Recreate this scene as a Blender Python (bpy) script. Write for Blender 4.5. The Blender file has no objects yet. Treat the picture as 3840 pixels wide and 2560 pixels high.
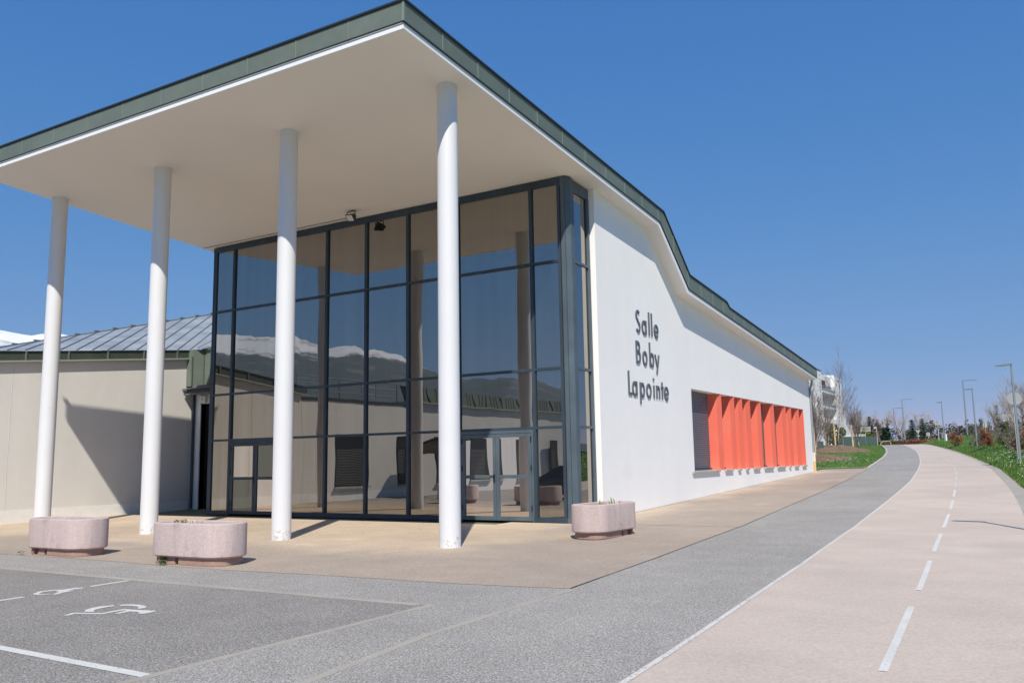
import bpy, bmesh, math, random
from mathutils import Vector, Matrix, noise
random.seed(7)
sc = bpy.context.scene
col = sc.collection
# ------------------------------------------------------------------ camera
YAW, PITCH, ROLL = math.radians(-30.97574), math.radians(7.94882), math.radians(-0.98635)
def cam_axes(yaw, pitch, roll):
    cy, sy, cp, sp = math.cos(yaw), math.sin(yaw), math.cos(pitch), math.sin(pitch)
    f = Vector((sy*cp, cy*cp, sp)); r = Vector((cy, -sy, 0)); u = r.cross(f)
    return (math.cos(roll)*r + math.sin(roll)*u, -math.sin(roll)*r + math.cos(roll)*u, f)
cr, cu, cf = cam_axes(YAW, PITCH, ROLL)
cd = bpy.data.cameras.new('camera'); cam = bpy.data.objects.new('camera', cd); col.objects.link(cam)
cam.matrix_world = Matrix(((cr.x, cu.x, -cf.x, 0), (cr.y, cu.y, -cf.y, 0), (cr.z, cu.z, -cf.z, 1.6), (0, 0, 0, 1)))
cd.sensor_width = 36; cd.lens = 3210.87/3840*36; cd.clip_start = .1; cd.clip_end = 60000
sc.camera = cam
# ------------------------------------------------------------------ sky, sun, exposure
SUN = Vector((.6, -1, 1.35)).normalized()
w = bpy.data.worlds.new('World'); sc.world = w; w.use_nodes = True
nt = w.node_tree; bg = nt.nodes['Background']
sky = nt.nodes.new('ShaderNodeTexSky'); sky.sky_type = 'NISHITA'; sky.sun_disc = False
sky.sun_elevation = math.asin(SUN.z); sky.sun_rotation = math.atan2(SUN.x, SUN.y)
sky.air_density = .7; sky.dust_density = 0; sky.ozone_density = 3; sky.altitude = 250
# a colour grade flattens the brightness range of the clear sky: one power and gain per channel
sep = nt.nodes.new('ShaderNodeSeparateColor'); com = nt.nodes.new('ShaderNodeCombineColor'); nt.links.new(sky.outputs[0], sep.inputs[0])
for i, (g_, k_) in enumerate(((1.2, .70), (.58, .50), (.3, .655))):
    m1 = nt.nodes.new('ShaderNodeMath'); m1.operation = 'MULTIPLY'; m1.inputs[1].default_value = .1
    m2 = nt.nodes.new('ShaderNodeMath'); m2.operation = 'POWER'; m2.inputs[1].default_value = g_
    m3 = nt.nodes.new('ShaderNodeMath'); m3.operation = 'MULTIPLY'; m3.inputs[1].default_value = k_*10
    nt.links.new(sep.outputs[i], m1.inputs[0]); nt.links.new(m1.outputs[0], m2.inputs[0]); nt.links.new(m2.outputs[0], m3.inputs[0]); nt.links.new(m3.outputs[0], com.inputs[i])
nt.links.new(com.outputs[0], bg.inputs[0]); bg.inputs[1].default_value = 0.1
sd = bpy.data.lights.new('sun', 'SUN'); sd.energy = 4.95; sd.angle = math.radians(.55); sd.color = (1, .935, .80)
so = bpy.data.objects.new('sun', sd); col.objects.link(so); so.location = (30, -50, 70)
so.rotation_euler = (-SUN).to_track_quat('-Z', 'Y').to_euler()
sc.view_settings.view_transform = 'Standard'; sc.view_settings.look = 'None'
sc.view_settings.exposure = 0.2; sc.view_settings.gamma = 1
# ------------------------------------------------------------------ helpers
def origin(o):
    v = Vector((0, 0, 0))
    while o is not None: v = v + o.location; o = o.parent
    return v
def tag(o, label=None, cat=None, group=None, kind=None):
    if label: o['label'] = label
    if cat: o['category'] = cat
    if group: o['group'] = group
    if kind: o['kind'] = kind
    return o
def empty(name, loc, label, cat, group=None):
    o = bpy.data.objects.new(name, None); o.location = loc; o.empty_display_size = .2; col.objects.link(o)
    return tag(o, label, cat, group)
class MB:
    def __init__(s): s.v = []; s.f = []; s.m = []; s.mi = 0
    def add(s, vs, fs):
        b = len(s.v); s.v += [tuple(p) for p in vs]
        for f in fs: s.f.append([b+i for i in f]); s.m.append(s.mi)
        return s
    def box(s, x0, x1, y0, y1, z0, z1):
        return s.add([(x0,y0,z0),(x1,y0,z0),(x1,y1,z0),(x0,y1,z0),(x0,y0,z1),(x1,y0,z1),(x1,y1,z1),(x0,y1,z1)],
                     [(3,2,1,0),(4,5,6,7),(0,1,5,4),(1,2,6,5),(2,3,7,6),(3,0,4,7)])
    def quad(s, a, b, c, d): return s.add([a, b, c, d], [(0, 1, 2, 3)])
    def prism(s, bot, top):
        n = len(bot)
        return s.add(list(bot)+list(top), [tuple(range(n))[::-1], tuple(range(n, 2*n))]+[(i, (i+1) % n, n+(i+1) % n, n+i) for i in range(n)])
    def tube(s, pts, r0, r1=None, n=8, caps=True):
        pts = [Vector(p) for p in pts]; r1 = r0 if r1 is None else r1; rings = []
        prev = None
        for i, p in enumerate(pts):
            t = (pts[min(i+1, len(pts)-1)]-pts[max(i-1, 0)]).normalized()
            a = Vector((0, 0, 1)) if abs(t.z) < .9 else Vector((1, 0, 0))
            if prev is not None: a = prev
            x = (a-t*a.dot(t)).normalized(); y = t.cross(x); prev = x
            r = r0+(r1-r0)*i/max(1, len(pts)-1)
            rings.append([p+(x*math.cos(k*2*math.pi/n)+y*math.sin(k*2*math.pi/n))*r for k in range(n)])
        vs = [p for g in rings for p in g]; fs = []
        for i in range(len(pts)-1):
            for k in range(n):
                fs.append((i*n+k, i*n+(k+1) % n, (i+1)*n+(k+1) % n, (i+1)*n+k))
        if caps: fs += [tuple(range(n))[::-1], tuple(range((len(pts)-1)*n, len(pts)*n))]
        return s.add(vs, fs)
    def lathe(s, cx, cy, prof, n=48, sx=1, sy=1):
        vs = [(cx+r*math.cos(k*2*math.pi/n)*sx, cy+r*math.sin(k*2*math.pi/n)*sy, z) for r, z in prof for k in range(n)]
        fs = [(i*n+k, i*n+(k+1) % n, (i+1)*n+(k+1) % n, (i+1)*n+k) for i in range(len(prof)-1) for k in range(n)]
        fs += [tuple(range(n))[::-1], tuple(range((len(prof)-1)*n, len(prof)*n))]
        return s.add(vs, fs)
    def build(s, name, mats, parent=None, smooth=False, bevel=0, recalc=True):
        if not isinstance(mats, (list, tuple)): mats = [mats]
        off = origin(parent)
        me = bpy.data.meshes.new(name); me.from_pydata([(x-off.x, y-off.y, z-off.z) for x, y, z in s.v], [], s.f)
        for m in mats: me.materials.append(m)
        me.polygons.foreach_set('material_index', s.m)
        if recalc:
            bm = bmesh.new(); bm.from_mesh(me); bmesh.ops.recalc_face_normals(bm, faces=bm.faces)
            bm.to_mesh(me); bm.free()
        if smooth:
            me.polygons.foreach_set('use_smooth', [True]*len(me.polygons))
        me.update()
        o = bpy.data.objects.new(name, me); col.objects.link(o)
        if parent is not None: o.parent = parent
        if smooth and smooth is not True:
            me.set_sharp_from_angle(angle=math.radians(smooth))
        if bevel:
            b = o.modifiers.new('bevel', 'BEVEL'); b.width = bevel; b.segments = 2; b.limit_method = 'ANGLE'
        return o
def copy_tree(o, parent=None):
    c = o.copy(); col.objects.link(c); c.parent = parent
    for ch in o.children: copy_tree(ch, c)
    return c
# ------------------------------------------------------------------ materials
MT = {}
def mat(name, c, rough=.8, var=(), bump=(), metal=0, spec=.5, streak=None, c2=None, sharp=None):
    """var: (scale, amount) brightness layers; bump: (scale, strength, dist); c2: second colour mixed by noise (scale, lo, hi, colour)"""
    if name in MT: return MT[name]
    m = bpy.data.materials.new(name); m.use_nodes = True; t = m.node_tree; N = t.nodes; L = t.links
    p = N['Principled BSDF']; p.inputs['Roughness'].default_value = rough; p.inputs['Metallic'].default_value = metal
    p.inputs['Specular IOR Level'].default_value = spec
    tc = N.new('ShaderNodeTexCoord'); src = tc.outputs['Object']
    rgb = N.new('ShaderNodeRGB'); rgb.outputs[0].default_value = (*c, 1); out = rgb.outputs[0]
    if c2:
        for (scl, lo, hi, cc) in c2:
            n = N.new('ShaderNodeTexNoise'); n.inputs['Scale'].default_value = scl; n.inputs['Detail'].default_value = 6; L.new(src, n.inputs['Vector'])
            r = N.new('ShaderNodeMapRange'); r.inputs[1].default_value = lo; r.inputs[2].default_value = hi; L.new(n.outputs[0], r.inputs[0])
            mx = N.new('ShaderNodeMix'); mx.data_type = 'RGBA'; L.new(r.outputs[0], mx.inputs[0]); L.new(out, mx.inputs[6]); mx.inputs[7].default_value = (*cc, 1); out = mx.outputs[2]
    vs = list(var)
    if streak: vs.append(('s',)+streak)
    for v in vs:
        st = v[0] == 's'
        if st: v = v[1:]
        n = N.new('ShaderNodeTexNoise'); n.inputs['Scale'].default_value = v[0]; n.inputs['Detail'].default_value = 4
        if st:
            mp = N.new('ShaderNodeMapping'); mp.inputs['Scale'].default_value = v[2]; L.new(src, mp.inputs[0]); L.new(mp.outputs[0], n.inputs['Vector'])
        else: L.new(src, n.inputs['Vector'])
        r = N.new('ShaderNodeMapRange'); r.inputs[1].default_value = .3; r.inputs[2].default_value = .7
        r.inputs[3].default_value = 1-v[1]; r.inputs[4].default_value = 1+v[1]; L.new(n.outputs[0], r.inputs[0])
        mx = N.new('ShaderNodeMix'); mx.data_type = 'RGBA'; mx.blend_type = 'MULTIPLY'; mx.inputs[0].default_value = 1
        L.new(out, mx.inputs[6]); L.new(r.outputs[0], mx.inputs[7]); out = mx.outputs[2]
    L.new(out, p.inputs['Base Color'])
    last = None
    for b in bump:
        n = N.new('ShaderNodeTexNoise'); n.inputs['Scale'].default_value = b[0]; n.inputs['Detail'].default_value = 5; L.new(src, n.inputs['Vector'])
        bn = N.new('ShaderNodeBump'); bn.inputs['Strength'].default_value = b[1]; bn.inputs['Distance'].default_value = b[2]
        L.new(n.outputs[0], bn.inputs['Height'])
        if last: L.new(last, bn.inputs['Normal'])
        last = bn.outputs[0]
    if last: L.new(last, p.inputs['Normal'])
    MT[name] = m
    return m
def glass(name, refl, tint, dark, wav=.012, rough=0.0):
    m = bpy.data.materials.new(name); m.use_nodes = True; t = m.node_tree; N = t.nodes; L = t.links
    N.remove(N['Principled BSDF']); out = N['Material Output']
    g = N.new('ShaderNodeBsdfGlossy'); g.inputs['Roughness'].default_value = rough
    oi = N.new('ShaderNodeObjectInfo'); tcc = N.new('ShaderNodeTexCoord'); mpp = N.new('ShaderNodeMapping'); mpp.inputs['Scale'].default_value = (2.6, 2.6, .12); L.new(tcc.outputs['Object'], mpp.inputs[0])
    ns = N.new('ShaderNodeTexNoise'); ns.inputs['Scale'].default_value = 1.6; ns.inputs['Detail'].default_value = 3; L.new(mpp.outputs[0], ns.inputs['Vector'])
    ad = N.new('ShaderNodeMath'); ad.operation = 'MULTIPLY_ADD'; L.new(oi.outputs['Random'], ad.inputs[0]); ad.inputs[1].default_value = .18; L.new(ns.outputs[0], ad.inputs[2])
    rr = N.new('ShaderNodeMapRange'); rr.inputs[1].default_value = .35; rr.inputs[2].default_value = .85; rr.inputs[3].default_value = .93; rr.inputs[4].default_value = 1.05; L.new(ad.outputs[0], rr.inputs[0])
    mc = N.new('ShaderNodeMix'); mc.data_type = 'RGBA'; mc.blend_type = 'MULTIPLY'; mc.inputs[0].default_value = 1; mc.inputs[6].default_value = (*tint, 1); L.new(rr.outputs[0], mc.inputs[7]); L.new(mc.outputs[2], g.inputs['Color'])
    d = N.new('ShaderNodeBsdfDiffuse'); d.inputs['Color'].default_value = (*dark, 1)
    fr = N.new('ShaderNodeFresnel'); fr.inputs[0].default_value = 1.5
    mr = N.new('ShaderNodeMapRange'); mr.inputs[1].default_value = .04; mr.inputs[2].default_value = 1; mr.inputs[3].default_value = refl; mr.inputs[4].default_value = 1
    L.new(fr.outputs[0], mr.inputs[0])
    mx = N.new('ShaderNodeMixShader'); L.new(mr.outputs[0], mx.inputs[0]); L.new(d.outputs[0], mx.inputs[1]); L.new(g.outputs[0], mx.inputs[2])
    L.new(mx.outputs[0], out.inputs[0])
    tc = N.new('ShaderNodeTexCoord'); mp = N.new('ShaderNodeMapping'); mp.inputs['Scale'].default_value = (.9, .9, .35); L.new(tc.outputs['Object'], mp.inputs[0])
    n = N.new('ShaderNodeTexNoise'); n.inputs['Scale'].default_value = 1.4; n.inputs['Detail'].default_value = 1; L.new(mp.outputs[0], n.inputs['Vector'])
    b = N.new('ShaderNodeBump'); b.inputs['Strength'].default_value = 1; b.inputs['Distance'].default_value = wav; L.new(n.outputs[0], b.inputs['Height'])
    L.new(b.outputs[0], g.inputs['Normal'])
    return m
WHITE = mat('white_render', (.87, .865, .875), .85, var=[(.6, .015), (4, .01)], bump=[(60, .15, .01)], c2=[(.35, .64, .80, (.77, .77, .77))], streak=(1.4, .012, (1, 1, .1)))
SOFFIT = mat('soffit_paint', (.83, .785, .745), .85, var=[(.25, .03)])
COLW = mat('column_paint', (.70, .71, .75), .45, var=[(1.5, .015)], c2=[(9, .72, .75, (.55, .55, .55))])
CHIP = mat('chipped_paint', (.70, .71, .75), .6, c2=[(14, .54, .60, (.52, .51, .49))])
TRIM = mat('white_trim', (.82, .83, .86), .5)
GREEN = mat('green_zinc', (.135, .165, .14), .5, var=[(.8, .10), (5, .05)], bump=[(1.2, .2, .02)])
GREEND = mat('dark_roof_edge', (.02, .025, .025), .5)
JOINT = mat('zinc_joint', (.21, .25, .23), .45)
ROOFZ = mat('grey_zinc_roof', (.30, .335, .375), .5, metal=.2, var=[(.9, .16)], streak=(1.6, .16, (1, .4, .4)), bump=[(1.0, .3, .04)])
FRAME = mat('blue_grey_aluminium', (.040, .060, .084), .42, spec=.25, var=[(2, .10)], streak=(3, .10, (1, 1, .2)))
FRAMEL = mat('sunlit_aluminium', (.085, .115, .145), .45, spec=.3, var=[(2, .12)], streak=(3, .12, (1, 1, .2)))  # lighter copy of the frame colour, sunlight on the right-hand end painted in
GLASS = glass('tinted_glass', .33, (1, .94, .86), (.012, .013, .015), .0035)
GLASSD = glass('door_glass', .58, (1, .93, .88), (.03, .03, .03), .003)
GLASSG = glass('dim_glass', .16, (.9, .95, .9), (.055, .058, .045), .003)
BEIGEW = mat('beige_render', (.70, .685, .665), .9, var=[(.5, .03), (3, .015)], streak=(1.2, .035, (1, 1, .12)), bump=[(50, .15, .01)])
PLINTH = mat('plinth_render', (.80, .79, .78), .9, var=[(2, .06)])
TERR = mat('beige_deactivated_concrete', (.345, .283, .235), .9, var=[(.35, .09), (1.6, .05), (38, .2)], c2=[(.22, .5, .68, (.305, .25, .21)), (.5, .62, .72, (.41, .34, .275)), (150, .60, .68, (.55, .5, .45))], bump=[(90, .5, .006)])
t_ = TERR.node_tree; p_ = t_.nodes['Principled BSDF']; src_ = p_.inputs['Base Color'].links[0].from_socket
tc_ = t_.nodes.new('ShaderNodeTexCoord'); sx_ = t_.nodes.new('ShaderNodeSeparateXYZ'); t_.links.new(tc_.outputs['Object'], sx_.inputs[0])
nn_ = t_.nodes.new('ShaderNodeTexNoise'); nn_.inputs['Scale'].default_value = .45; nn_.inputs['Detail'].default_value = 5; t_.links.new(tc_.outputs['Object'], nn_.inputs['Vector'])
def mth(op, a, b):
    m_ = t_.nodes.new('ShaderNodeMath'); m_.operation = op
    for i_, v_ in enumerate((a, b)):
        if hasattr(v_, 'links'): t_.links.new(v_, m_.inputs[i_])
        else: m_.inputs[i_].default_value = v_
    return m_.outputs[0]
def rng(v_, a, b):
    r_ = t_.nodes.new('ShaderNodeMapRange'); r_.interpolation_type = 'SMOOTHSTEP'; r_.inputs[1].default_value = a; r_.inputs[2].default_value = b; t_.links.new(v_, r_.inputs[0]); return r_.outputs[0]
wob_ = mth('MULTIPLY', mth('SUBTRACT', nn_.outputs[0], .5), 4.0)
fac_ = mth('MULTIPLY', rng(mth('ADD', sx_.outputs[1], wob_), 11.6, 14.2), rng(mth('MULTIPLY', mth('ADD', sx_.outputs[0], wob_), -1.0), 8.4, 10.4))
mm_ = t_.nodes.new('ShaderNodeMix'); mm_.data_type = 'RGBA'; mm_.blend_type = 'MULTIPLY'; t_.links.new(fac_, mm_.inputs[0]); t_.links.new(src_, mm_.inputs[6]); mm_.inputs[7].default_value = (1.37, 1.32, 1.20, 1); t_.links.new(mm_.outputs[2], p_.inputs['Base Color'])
TAR = mat('grey_tarmac', (.288, .270, .253), .9, var=[(.3, .08), (1.3, .06), (42, .30)], c2=[(78, .56, .62, (.52, .51, .50)), (60, .44, .38, (.11, .105, .10))], bump=[(60, .7, .01)])
TARP = mat('parking_tarmac', (.235, .218, .204), .9, var=[(.4, .09), (1.5, .07), (42, .36)], c2=[(78, .57, .63, (.45, .44, .43)), (60, .44, .38, (.07, .068, .065))], bump=[(60, .8, .012)])
PINK = mat('pink_asphalt', (.485, .41, .358), .9, var=[(.25, .055), (1.1, .045), (38, .13)], c2=[(.4, .58, .75, (.53, .455, .41))], streak=(.8, .035, (.25, 1, 1)), bump=[(110, .35, .004)])
KERB = mat('concrete_kerb', (.335, .31, .275), .9, var=[(1.2, .08), (40, .10)], bump=[(60, .3, .005)])
PAINT = mat('road_paint', (.57, .565, .55), .8, var=[(3, .07), (60, .08)], c2=[(35, .63, .70, (.25, .25, .25))])
PAINTW = mat('worn_road_paint', (.55, .55, .53), .8, var=[(60, .1)], c2=[(28, .52, .60, (.30, .28, .26))])
DARKJ = mat('dark_joint', (.05, .045, .04), .9)
SOIL = mat('planter_soil', (.10, .065, .045), 1, var=[(15, .3)], bump=[(30, 1, .03)])
LETT = mat('lettering_metal', (.105, .118, .15), .5)
ORANGE = mat('orange_paint', (.76, .150, .098), .7, var=[(.8, .04)], streak=(1.5, .06, (1, 1, .1)), c2=[(.5, .55, .8, (.74, .20, .145))])
BLACK = mat('black_metal', (.012, .012, .014), .4)
SILL = mat('stone_sill', (.42, .40, .37), .9, var=[(3, .15)])
GALV = mat('galvanised_steel', (.27, .31, .36), .4, metal=.3, var=[(2, .06)])
PIPEW = mat('white_pipe', (.72, .71, .68), .6, c2=[(1.2, .45, .6, (.66, .60, .52))])
PIPEY = mat('yellowed_pipe', (.62, .42, .18), .7, var=[(3, .12)])
CREAM = mat('sign_back_aluminium', (.50, .50, .45), .5)
CAMW = mat('white_plastic', (.75, .74, .72), .5)
def shutter_mat(name, c, scale=26):
    m = mat(name, c, .45, metal=.35, var=[(.7, .08)])
    N = m.node_tree.nodes; L = m.node_tree.links; p = N['Principled BSDF']
    tc = N.new('ShaderNodeTexCoord'); wv = N.new('ShaderNodeTexWave'); wv.bands_direction = 'Z'; wv.inputs['Scale'].default_value = scale/6.283*1.0; L.new(tc.outputs['Object'], wv.inputs[0])
    b = N.new('ShaderNodeBump'); b.inputs['Strength'].default_value = 1; b.inputs['Distance'].default_value = .012; L.new(wv.outputs[0], b.inputs['Height']); L.new(b.outputs[0], p.inputs['Normal'])
    return m
SHUT = shutter_mat('roller_shutter', (.12, .14, .17))
SHUTD = shutter_mat('dark_shutter', (.05, .055, .06))
# ------------------------------------------------------------------ terrain
CR = 108.
def gz(y):
    if y < 14: return -.07
    if y < 19.8: return -.07*(19.8-y)/5.8
    if y < 20.3: return 0.
    if y < CR: return .0287*(y-20.3)
    z = .0287*(CR-20.3); t = min(y-CR, 24); z += .0287*t-(.0287-.0092)*t*t/48
    if y > CR+24: z += .0092*(min(y, 500)-CR-24)
    return z
BR = [14, 19.8, 20.3, 108, 112, 116, 120, 124, 128, 132, 500]
def sheet(name, pts, m, off, label=None, cat=None, kind=None, parent=None, group=None, thick=0):
    bm = bmesh.new(); f = bm.faces.new([bm.verts.new((x, y, 0)) for x, y in pts])
    ys = [p[1] for p in pts]
    for b in BR:
        if min(ys) < b < max(ys): bmesh.ops.bisect_plane(bm, geom=bm.verts[:]+bm.edges[:]+bm.faces[:], plane_co=(0, b, 0), plane_no=(0, 1, 0))
    bmesh.ops.triangulate(bm, faces=bm.faces[:])
    if thick:
        r = bmesh.ops.extrude_face_region(bm, geom=bm.faces[:])
        top = {v for v in r['geom'] if isinstance(v, bmesh.types.BMVert)}
        for v in bm.verts: v.co.z = gz(v.co.y)+(off if v in top else off-thick)
    else:
        for v in bm.verts: v.co.z = gz(v.co.y)+off
    bmesh.ops.recalc_face_normals(bm, faces=bm.faces)
    if not thick:
        bm.normal_update()
        if sum(f.normal.z for f in bm.faces) < 0: bmesh.ops.reverse_faces(bm, faces=bm.faces[:])
    me = bpy.data.meshes.new(name); bm.to_mesh(me); bm.free(); me.materials.append(m)
    o = bpy.data.objects.new(name, me); col.objects.link(o)
    if parent is not None:
        o.parent = parent; o.location = -origin(parent)
    return tag(o, label, cat, group, kind)
def interp(tab, y):
    if y <= tab[0][1]: a, b = tab[0], tab[1]
    elif y >= tab[-1][1]: a, b = tab[-2], tab[-1]
    else:
        for i in range(len(tab)-1):
            if tab[i][1] <= y <= tab[i+1][1]: a, b = tab[i], tab[i+1]; break
    # catmull-like smoothing through quadratic blend kept linear: the tables are dense
    return a[0]+(b[0]-a[0])*(y-a[1])/(b[1]-a[1])
EDGEP = mat('rough_edge_paint', (.56, .54, .52), .85, var=[(4, .06), (50, .16)], c2=[(22, .56, .64, (.34, .32, .31))])
# lane boundaries x(y)
E1 = [(-5.35,10.3),(-5.63,13.8),(-5.80,16.9),(-5.97,20),(-6.25,25.7),(-6.57,33),(-7.0,40),(-7.35,45),(-7.78,51),(-8.54,59.7),(-9.5,69.8),(-10.8,81),(-12.6,94.2),(-14.6,107),(-16.6,120),(-19,135)]
E2 = [(-2.62,2),(-2.75,5),(-2.84,7.22),(-2.95,9),(-3.07,11),(-3.27,14.5),(-3.54,20),(-3.77,26),(-4.02,32),(-4.38,39),(-5.13,49),(-6.0,58.8),(-7.29,71),(-9.05,86),(-11.3,101.6),(-13.9,118),(-16.9,135)]
E3 = [(.15,2),(.1,12),(-.12,20),(-.31,24),(-.52,29),(-.76,33.6),(-1.2,40),(-1.87,49.4),(-3.11,61),(-4.79,74.4),(-6.95,89.6),(-9.4,106),(-11.4,118),(-14.3,135)]
E4 = [(1.0,2),(.95,12),(.62,20),(.4,24),(.1,29),(-.32,33.8),(-.8,40.5),(-1.4,48.5),(-2.5,58),(-3.4,65.7),(-5.0,78.5),(-6.6,90),(-8.9,105),(-10.9,118),(-13.8,135)]
def curve(tab, y):
    return (interp(tab, y-1.2)+2*interp(tab, y)+interp(tab, y+1.2))/4 if tab[0][1]+1.2 < y < tab[-1][1]-1.2 else interp(tab, y)
YS = [2+i*.75 for i in range(14)]+[12.5+i*1.5 for i in range(22)]+[46+i*3 for i in range(30)]
YS = sorted(set([y for y in YS if y <= 134]+[14, 19.8, 20.3, 108, 112, 116, 120, 124, 128, 132, 135]))
def strip(name, a, b, y0, y1, m, off, **k):
    mb = MB(); ys = sorted(set([y0, y1]+[y for y in YS if y0 < y < y1]))
    n = 6
    for i, y in enumerate(ys):
        xa = curve(a, y) if isinstance(a, list) else a(y); xb = curve(b, y) if isinstance(b, list) else b(y)
        for j in range(n+1): mb.v.append((xa+(xb-xa)*j/n, y, gz(y)+off))
    for i in range(len(ys)-1):
        for j in range(n):
            q = i*(n+1)+j; mb.f.append([q, q+1, q+n+2, q+n+1]); mb.m.append(0)
    return tag(mb.build(name, m, recalc=False), **k)
# ground: one sheet to the horizon
mb = MB(); xs = [-9000, -300, -60, -20, 0, 20, 60, 300, 9000]; ys = [-9000, -300, -20]+BR+[700, 3000, 9000]
for y in ys:
    for x in xs: mb.v.append((x, y, gz(y)-.03))
for i in range(len(ys)-1):
    for j in range(len(xs)-1):
        q = i*len(xs)+j; mb.f.append([q, q+1, q+len(xs)+1, q+len(xs)]); mb.m.append(0)
GRND = mat('far_ground', (.16, .17, .11), .95, var=[(.02, .2), (.3, .15)])
tag(mb.build('ground', GRND, recalc=False), kind='structure')
# tarmac of car park and forecourt
sheet('parking_ground', [(-60, -14), (-6.25, -14), (-6.25, 8.45), (-60, 8.45)], TARP, 0, kind='structure')
sheet('forecourt_road', [(-60, 8.45), (-6.25, 8.45), (-6.25, -14), (-2.4, -14), (-2.4, 9.0), (-2.8, 10.5), (-60, 10.5)], TAR, 0, kind='structure')
strip('tarmac_path', lambda y: curve(E1, y)-.12, lambda y: curve(E2, y)+.1, 10.5, 135, TAR, .0, kind='structure')
strip('cycle_path', E2, E3, 2, 135, PINK, .004, kind='structure')
sheet('cycle_path', [(-2.5, -14), (.2, -14), (.15, 2), (-2.62, 2)], PINK, .004, kind='structure')
strip('gutter', E3, E4, 2, 135, KERB, .004, kind='structure')
# beige terrace in front of and beside the hall
tp = [(-60, 9.75), (-17.9, 9.78), (-15.5, 9.86), (-11.3, 9.8), (-9.4, 9.98), (-7.3, 10.05), (-6.2, 10.15), (-5.38, 10.3), (-5.63, 13.8), (-5.80, 16.9), (-5.97, 20), (-6.25, 25.7), (-6.57, 33), (-7.0, 40), (-7.35, 45), (-7.76, 50.9), (-12, 51.4), (-12, 19), (-60, 19)]
tj = []
rj = random.Random(3)
for (a, b) in zip(tp[:8], tp[1:8]+[tp[8]]):
    k = max(1, int((Vector(b)-Vector(a)).length/.12)) if a[0] > -30 else 1
    for i in range(k):
        q = Vector(a).lerp(Vector(b), i/k); tj.append((q.x, q.y+rj.uniform(-.018, .018)))
tj += tp[8:]
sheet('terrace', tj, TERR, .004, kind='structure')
sheet('terrace_joint', [(-9.9, 19.92), (-5.97, 20.0), (-5.97, 20.025), (-9.9, 19.945)], DARKJ, .007, kind='structure')
strip('path_joint', lambda y: curve(E1, y)-.006-.012*abs(noise.noise(Vector((0, y*1.7, 0)))), lambda y: curve(E1, y)+.006+.016*abs(noise.noise(Vector((3, y*2.3, 0)))), 10.3, 50.9, DARKJ, .007, kind='structure')
strip('wall_joint', lambda y: -9.905, lambda y: -9.885+.02*abs(noise.noise(Vector((7, y*2.1, 0)))), 21.1, 47.1, DARKJ, .007, kind='structure')
# white edge line and dashes
strip('edge_line', lambda y: curve(E2, y)-.022, lambda y: curve(E2, y)+.036, 2, 130, EDGEP, .008, kind='structure')
CL = [(-.95, 2), (-1.14, 7.4), (-1.30, 10.65), (-1.36, 12.1), (-1.54, 15.4), (-1.75, 20), (-1.93, 24.4), (-2.14, 28.7), (-2.38, 33), (-2.68, 38), (-2.95, 42.6), (-3.26, 46.8), (-3.6, 51), (-5.3, 66.6), (-6.5, 76), (-8.4, 88), (-10.2, 100), (-12.6, 118)]
y = 7.42; k = 0
segs = []
while y < 104:
    segs.append((y, y+3.22)); y += 4.5
for a, b in [(7.42-4.45, 7.42-1.2)]+segs:
    if a < 2.5: continue
    strip('lane_dash', lambda q: curve(CL, q)-.035, lambda q: curve(CL, q)+.035, a, b, PAINT if a < 30 else PAINTW, .008, kind='structure')
# faint transverse marks far along the path
for x0, x1, yy, dz in ((-6.62, -6.2, 50.4, .5), (-4.7, -3.9, 49.7, .35), (-2.98, -2.05, 48.2, .35)):
    sheet('path_mark', [(x0, yy-dz*.3), (x0+(x1-x0)*.45, yy-dz*.5), (x1, yy-dz*.2), (x0+(x1-x0)*.55, yy+dz*.25)], PAINTW, .008, kind='structure')
# concrete kerb bands round the parking
def band(name, segs):
    mb = MB()
    for (x0, y0, x1, y1, wd) in segs:
        d = Vector((x1-x0, y1-y0)); l = d.length; d /= l; n = Vector((-d.y, d.x))
        k = max(1, round(l/1.0))
        for i in range(k):
            a = Vector((x0, y0))+d*(l*i/k+.004); b = Vector((x0, y0))+d*(l*(i+1)/k-.004)
            p = [a, b, b+n*wd, a+n*wd]
            mb.prism([(q.x, q.y, gz(q.y)-.1) for q in p], [(q.x, q.y, gz(q.y)+.005) for q in p])
    return tag(mb.build(name, KERB, bevel=.003), kind='structure')
band('kerb', [(-40, 8.31, -6.42, 8.37, .11)])
band('kerb', [(-6.22, -6, -6.22, 8.50, .095)])
band('kerb', [(-5.36, 10.25, -5.28, 7.0, .095), (-5.28, 7.0, -5.02, 5.0, .095), (-5.02, 5.0, -4.6, 2.0, .095)])
# parking paint
sheet('parking_line', [(-14, 4.9), (-14, 4.78), (-6.24, 4.60), (-6.24, 4.71)], PAINT, .004, kind='structure')
sheet('parking_line', [(-11.62, 5.2), (-11.53, 5.2), (-11.55, 6.66), (-11.65, 6.65)], PAINT, .004, kind='structure')
sheet('parking_line', [(-11.74, 7.66), (-11.65, 7.66), (-11.70, 8.30), (-11.79, 8.30)], PAINT, .004, kind='structure')
PS = PAINT
def decal(name, polys, off=.004, label=None):
    mb = MB()
    for p in polys: mb.add([(x, y, gz(y)+off) for x, y in p], [tuple(range(len(p)))])
    o = mb.build(name, PS, recalc=False); me = o.data
    bm = bmesh.new(); bm.from_mesh(me); bmesh.ops.triangulate(bm, faces=bm.faces[:]); bm.normal_update()
    for f in bm.faces:
        if f.normal.z < 0: f.normal_flip()
    bm.to_mesh(me); bm.free()
    return tag(o, kind='structure')
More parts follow.
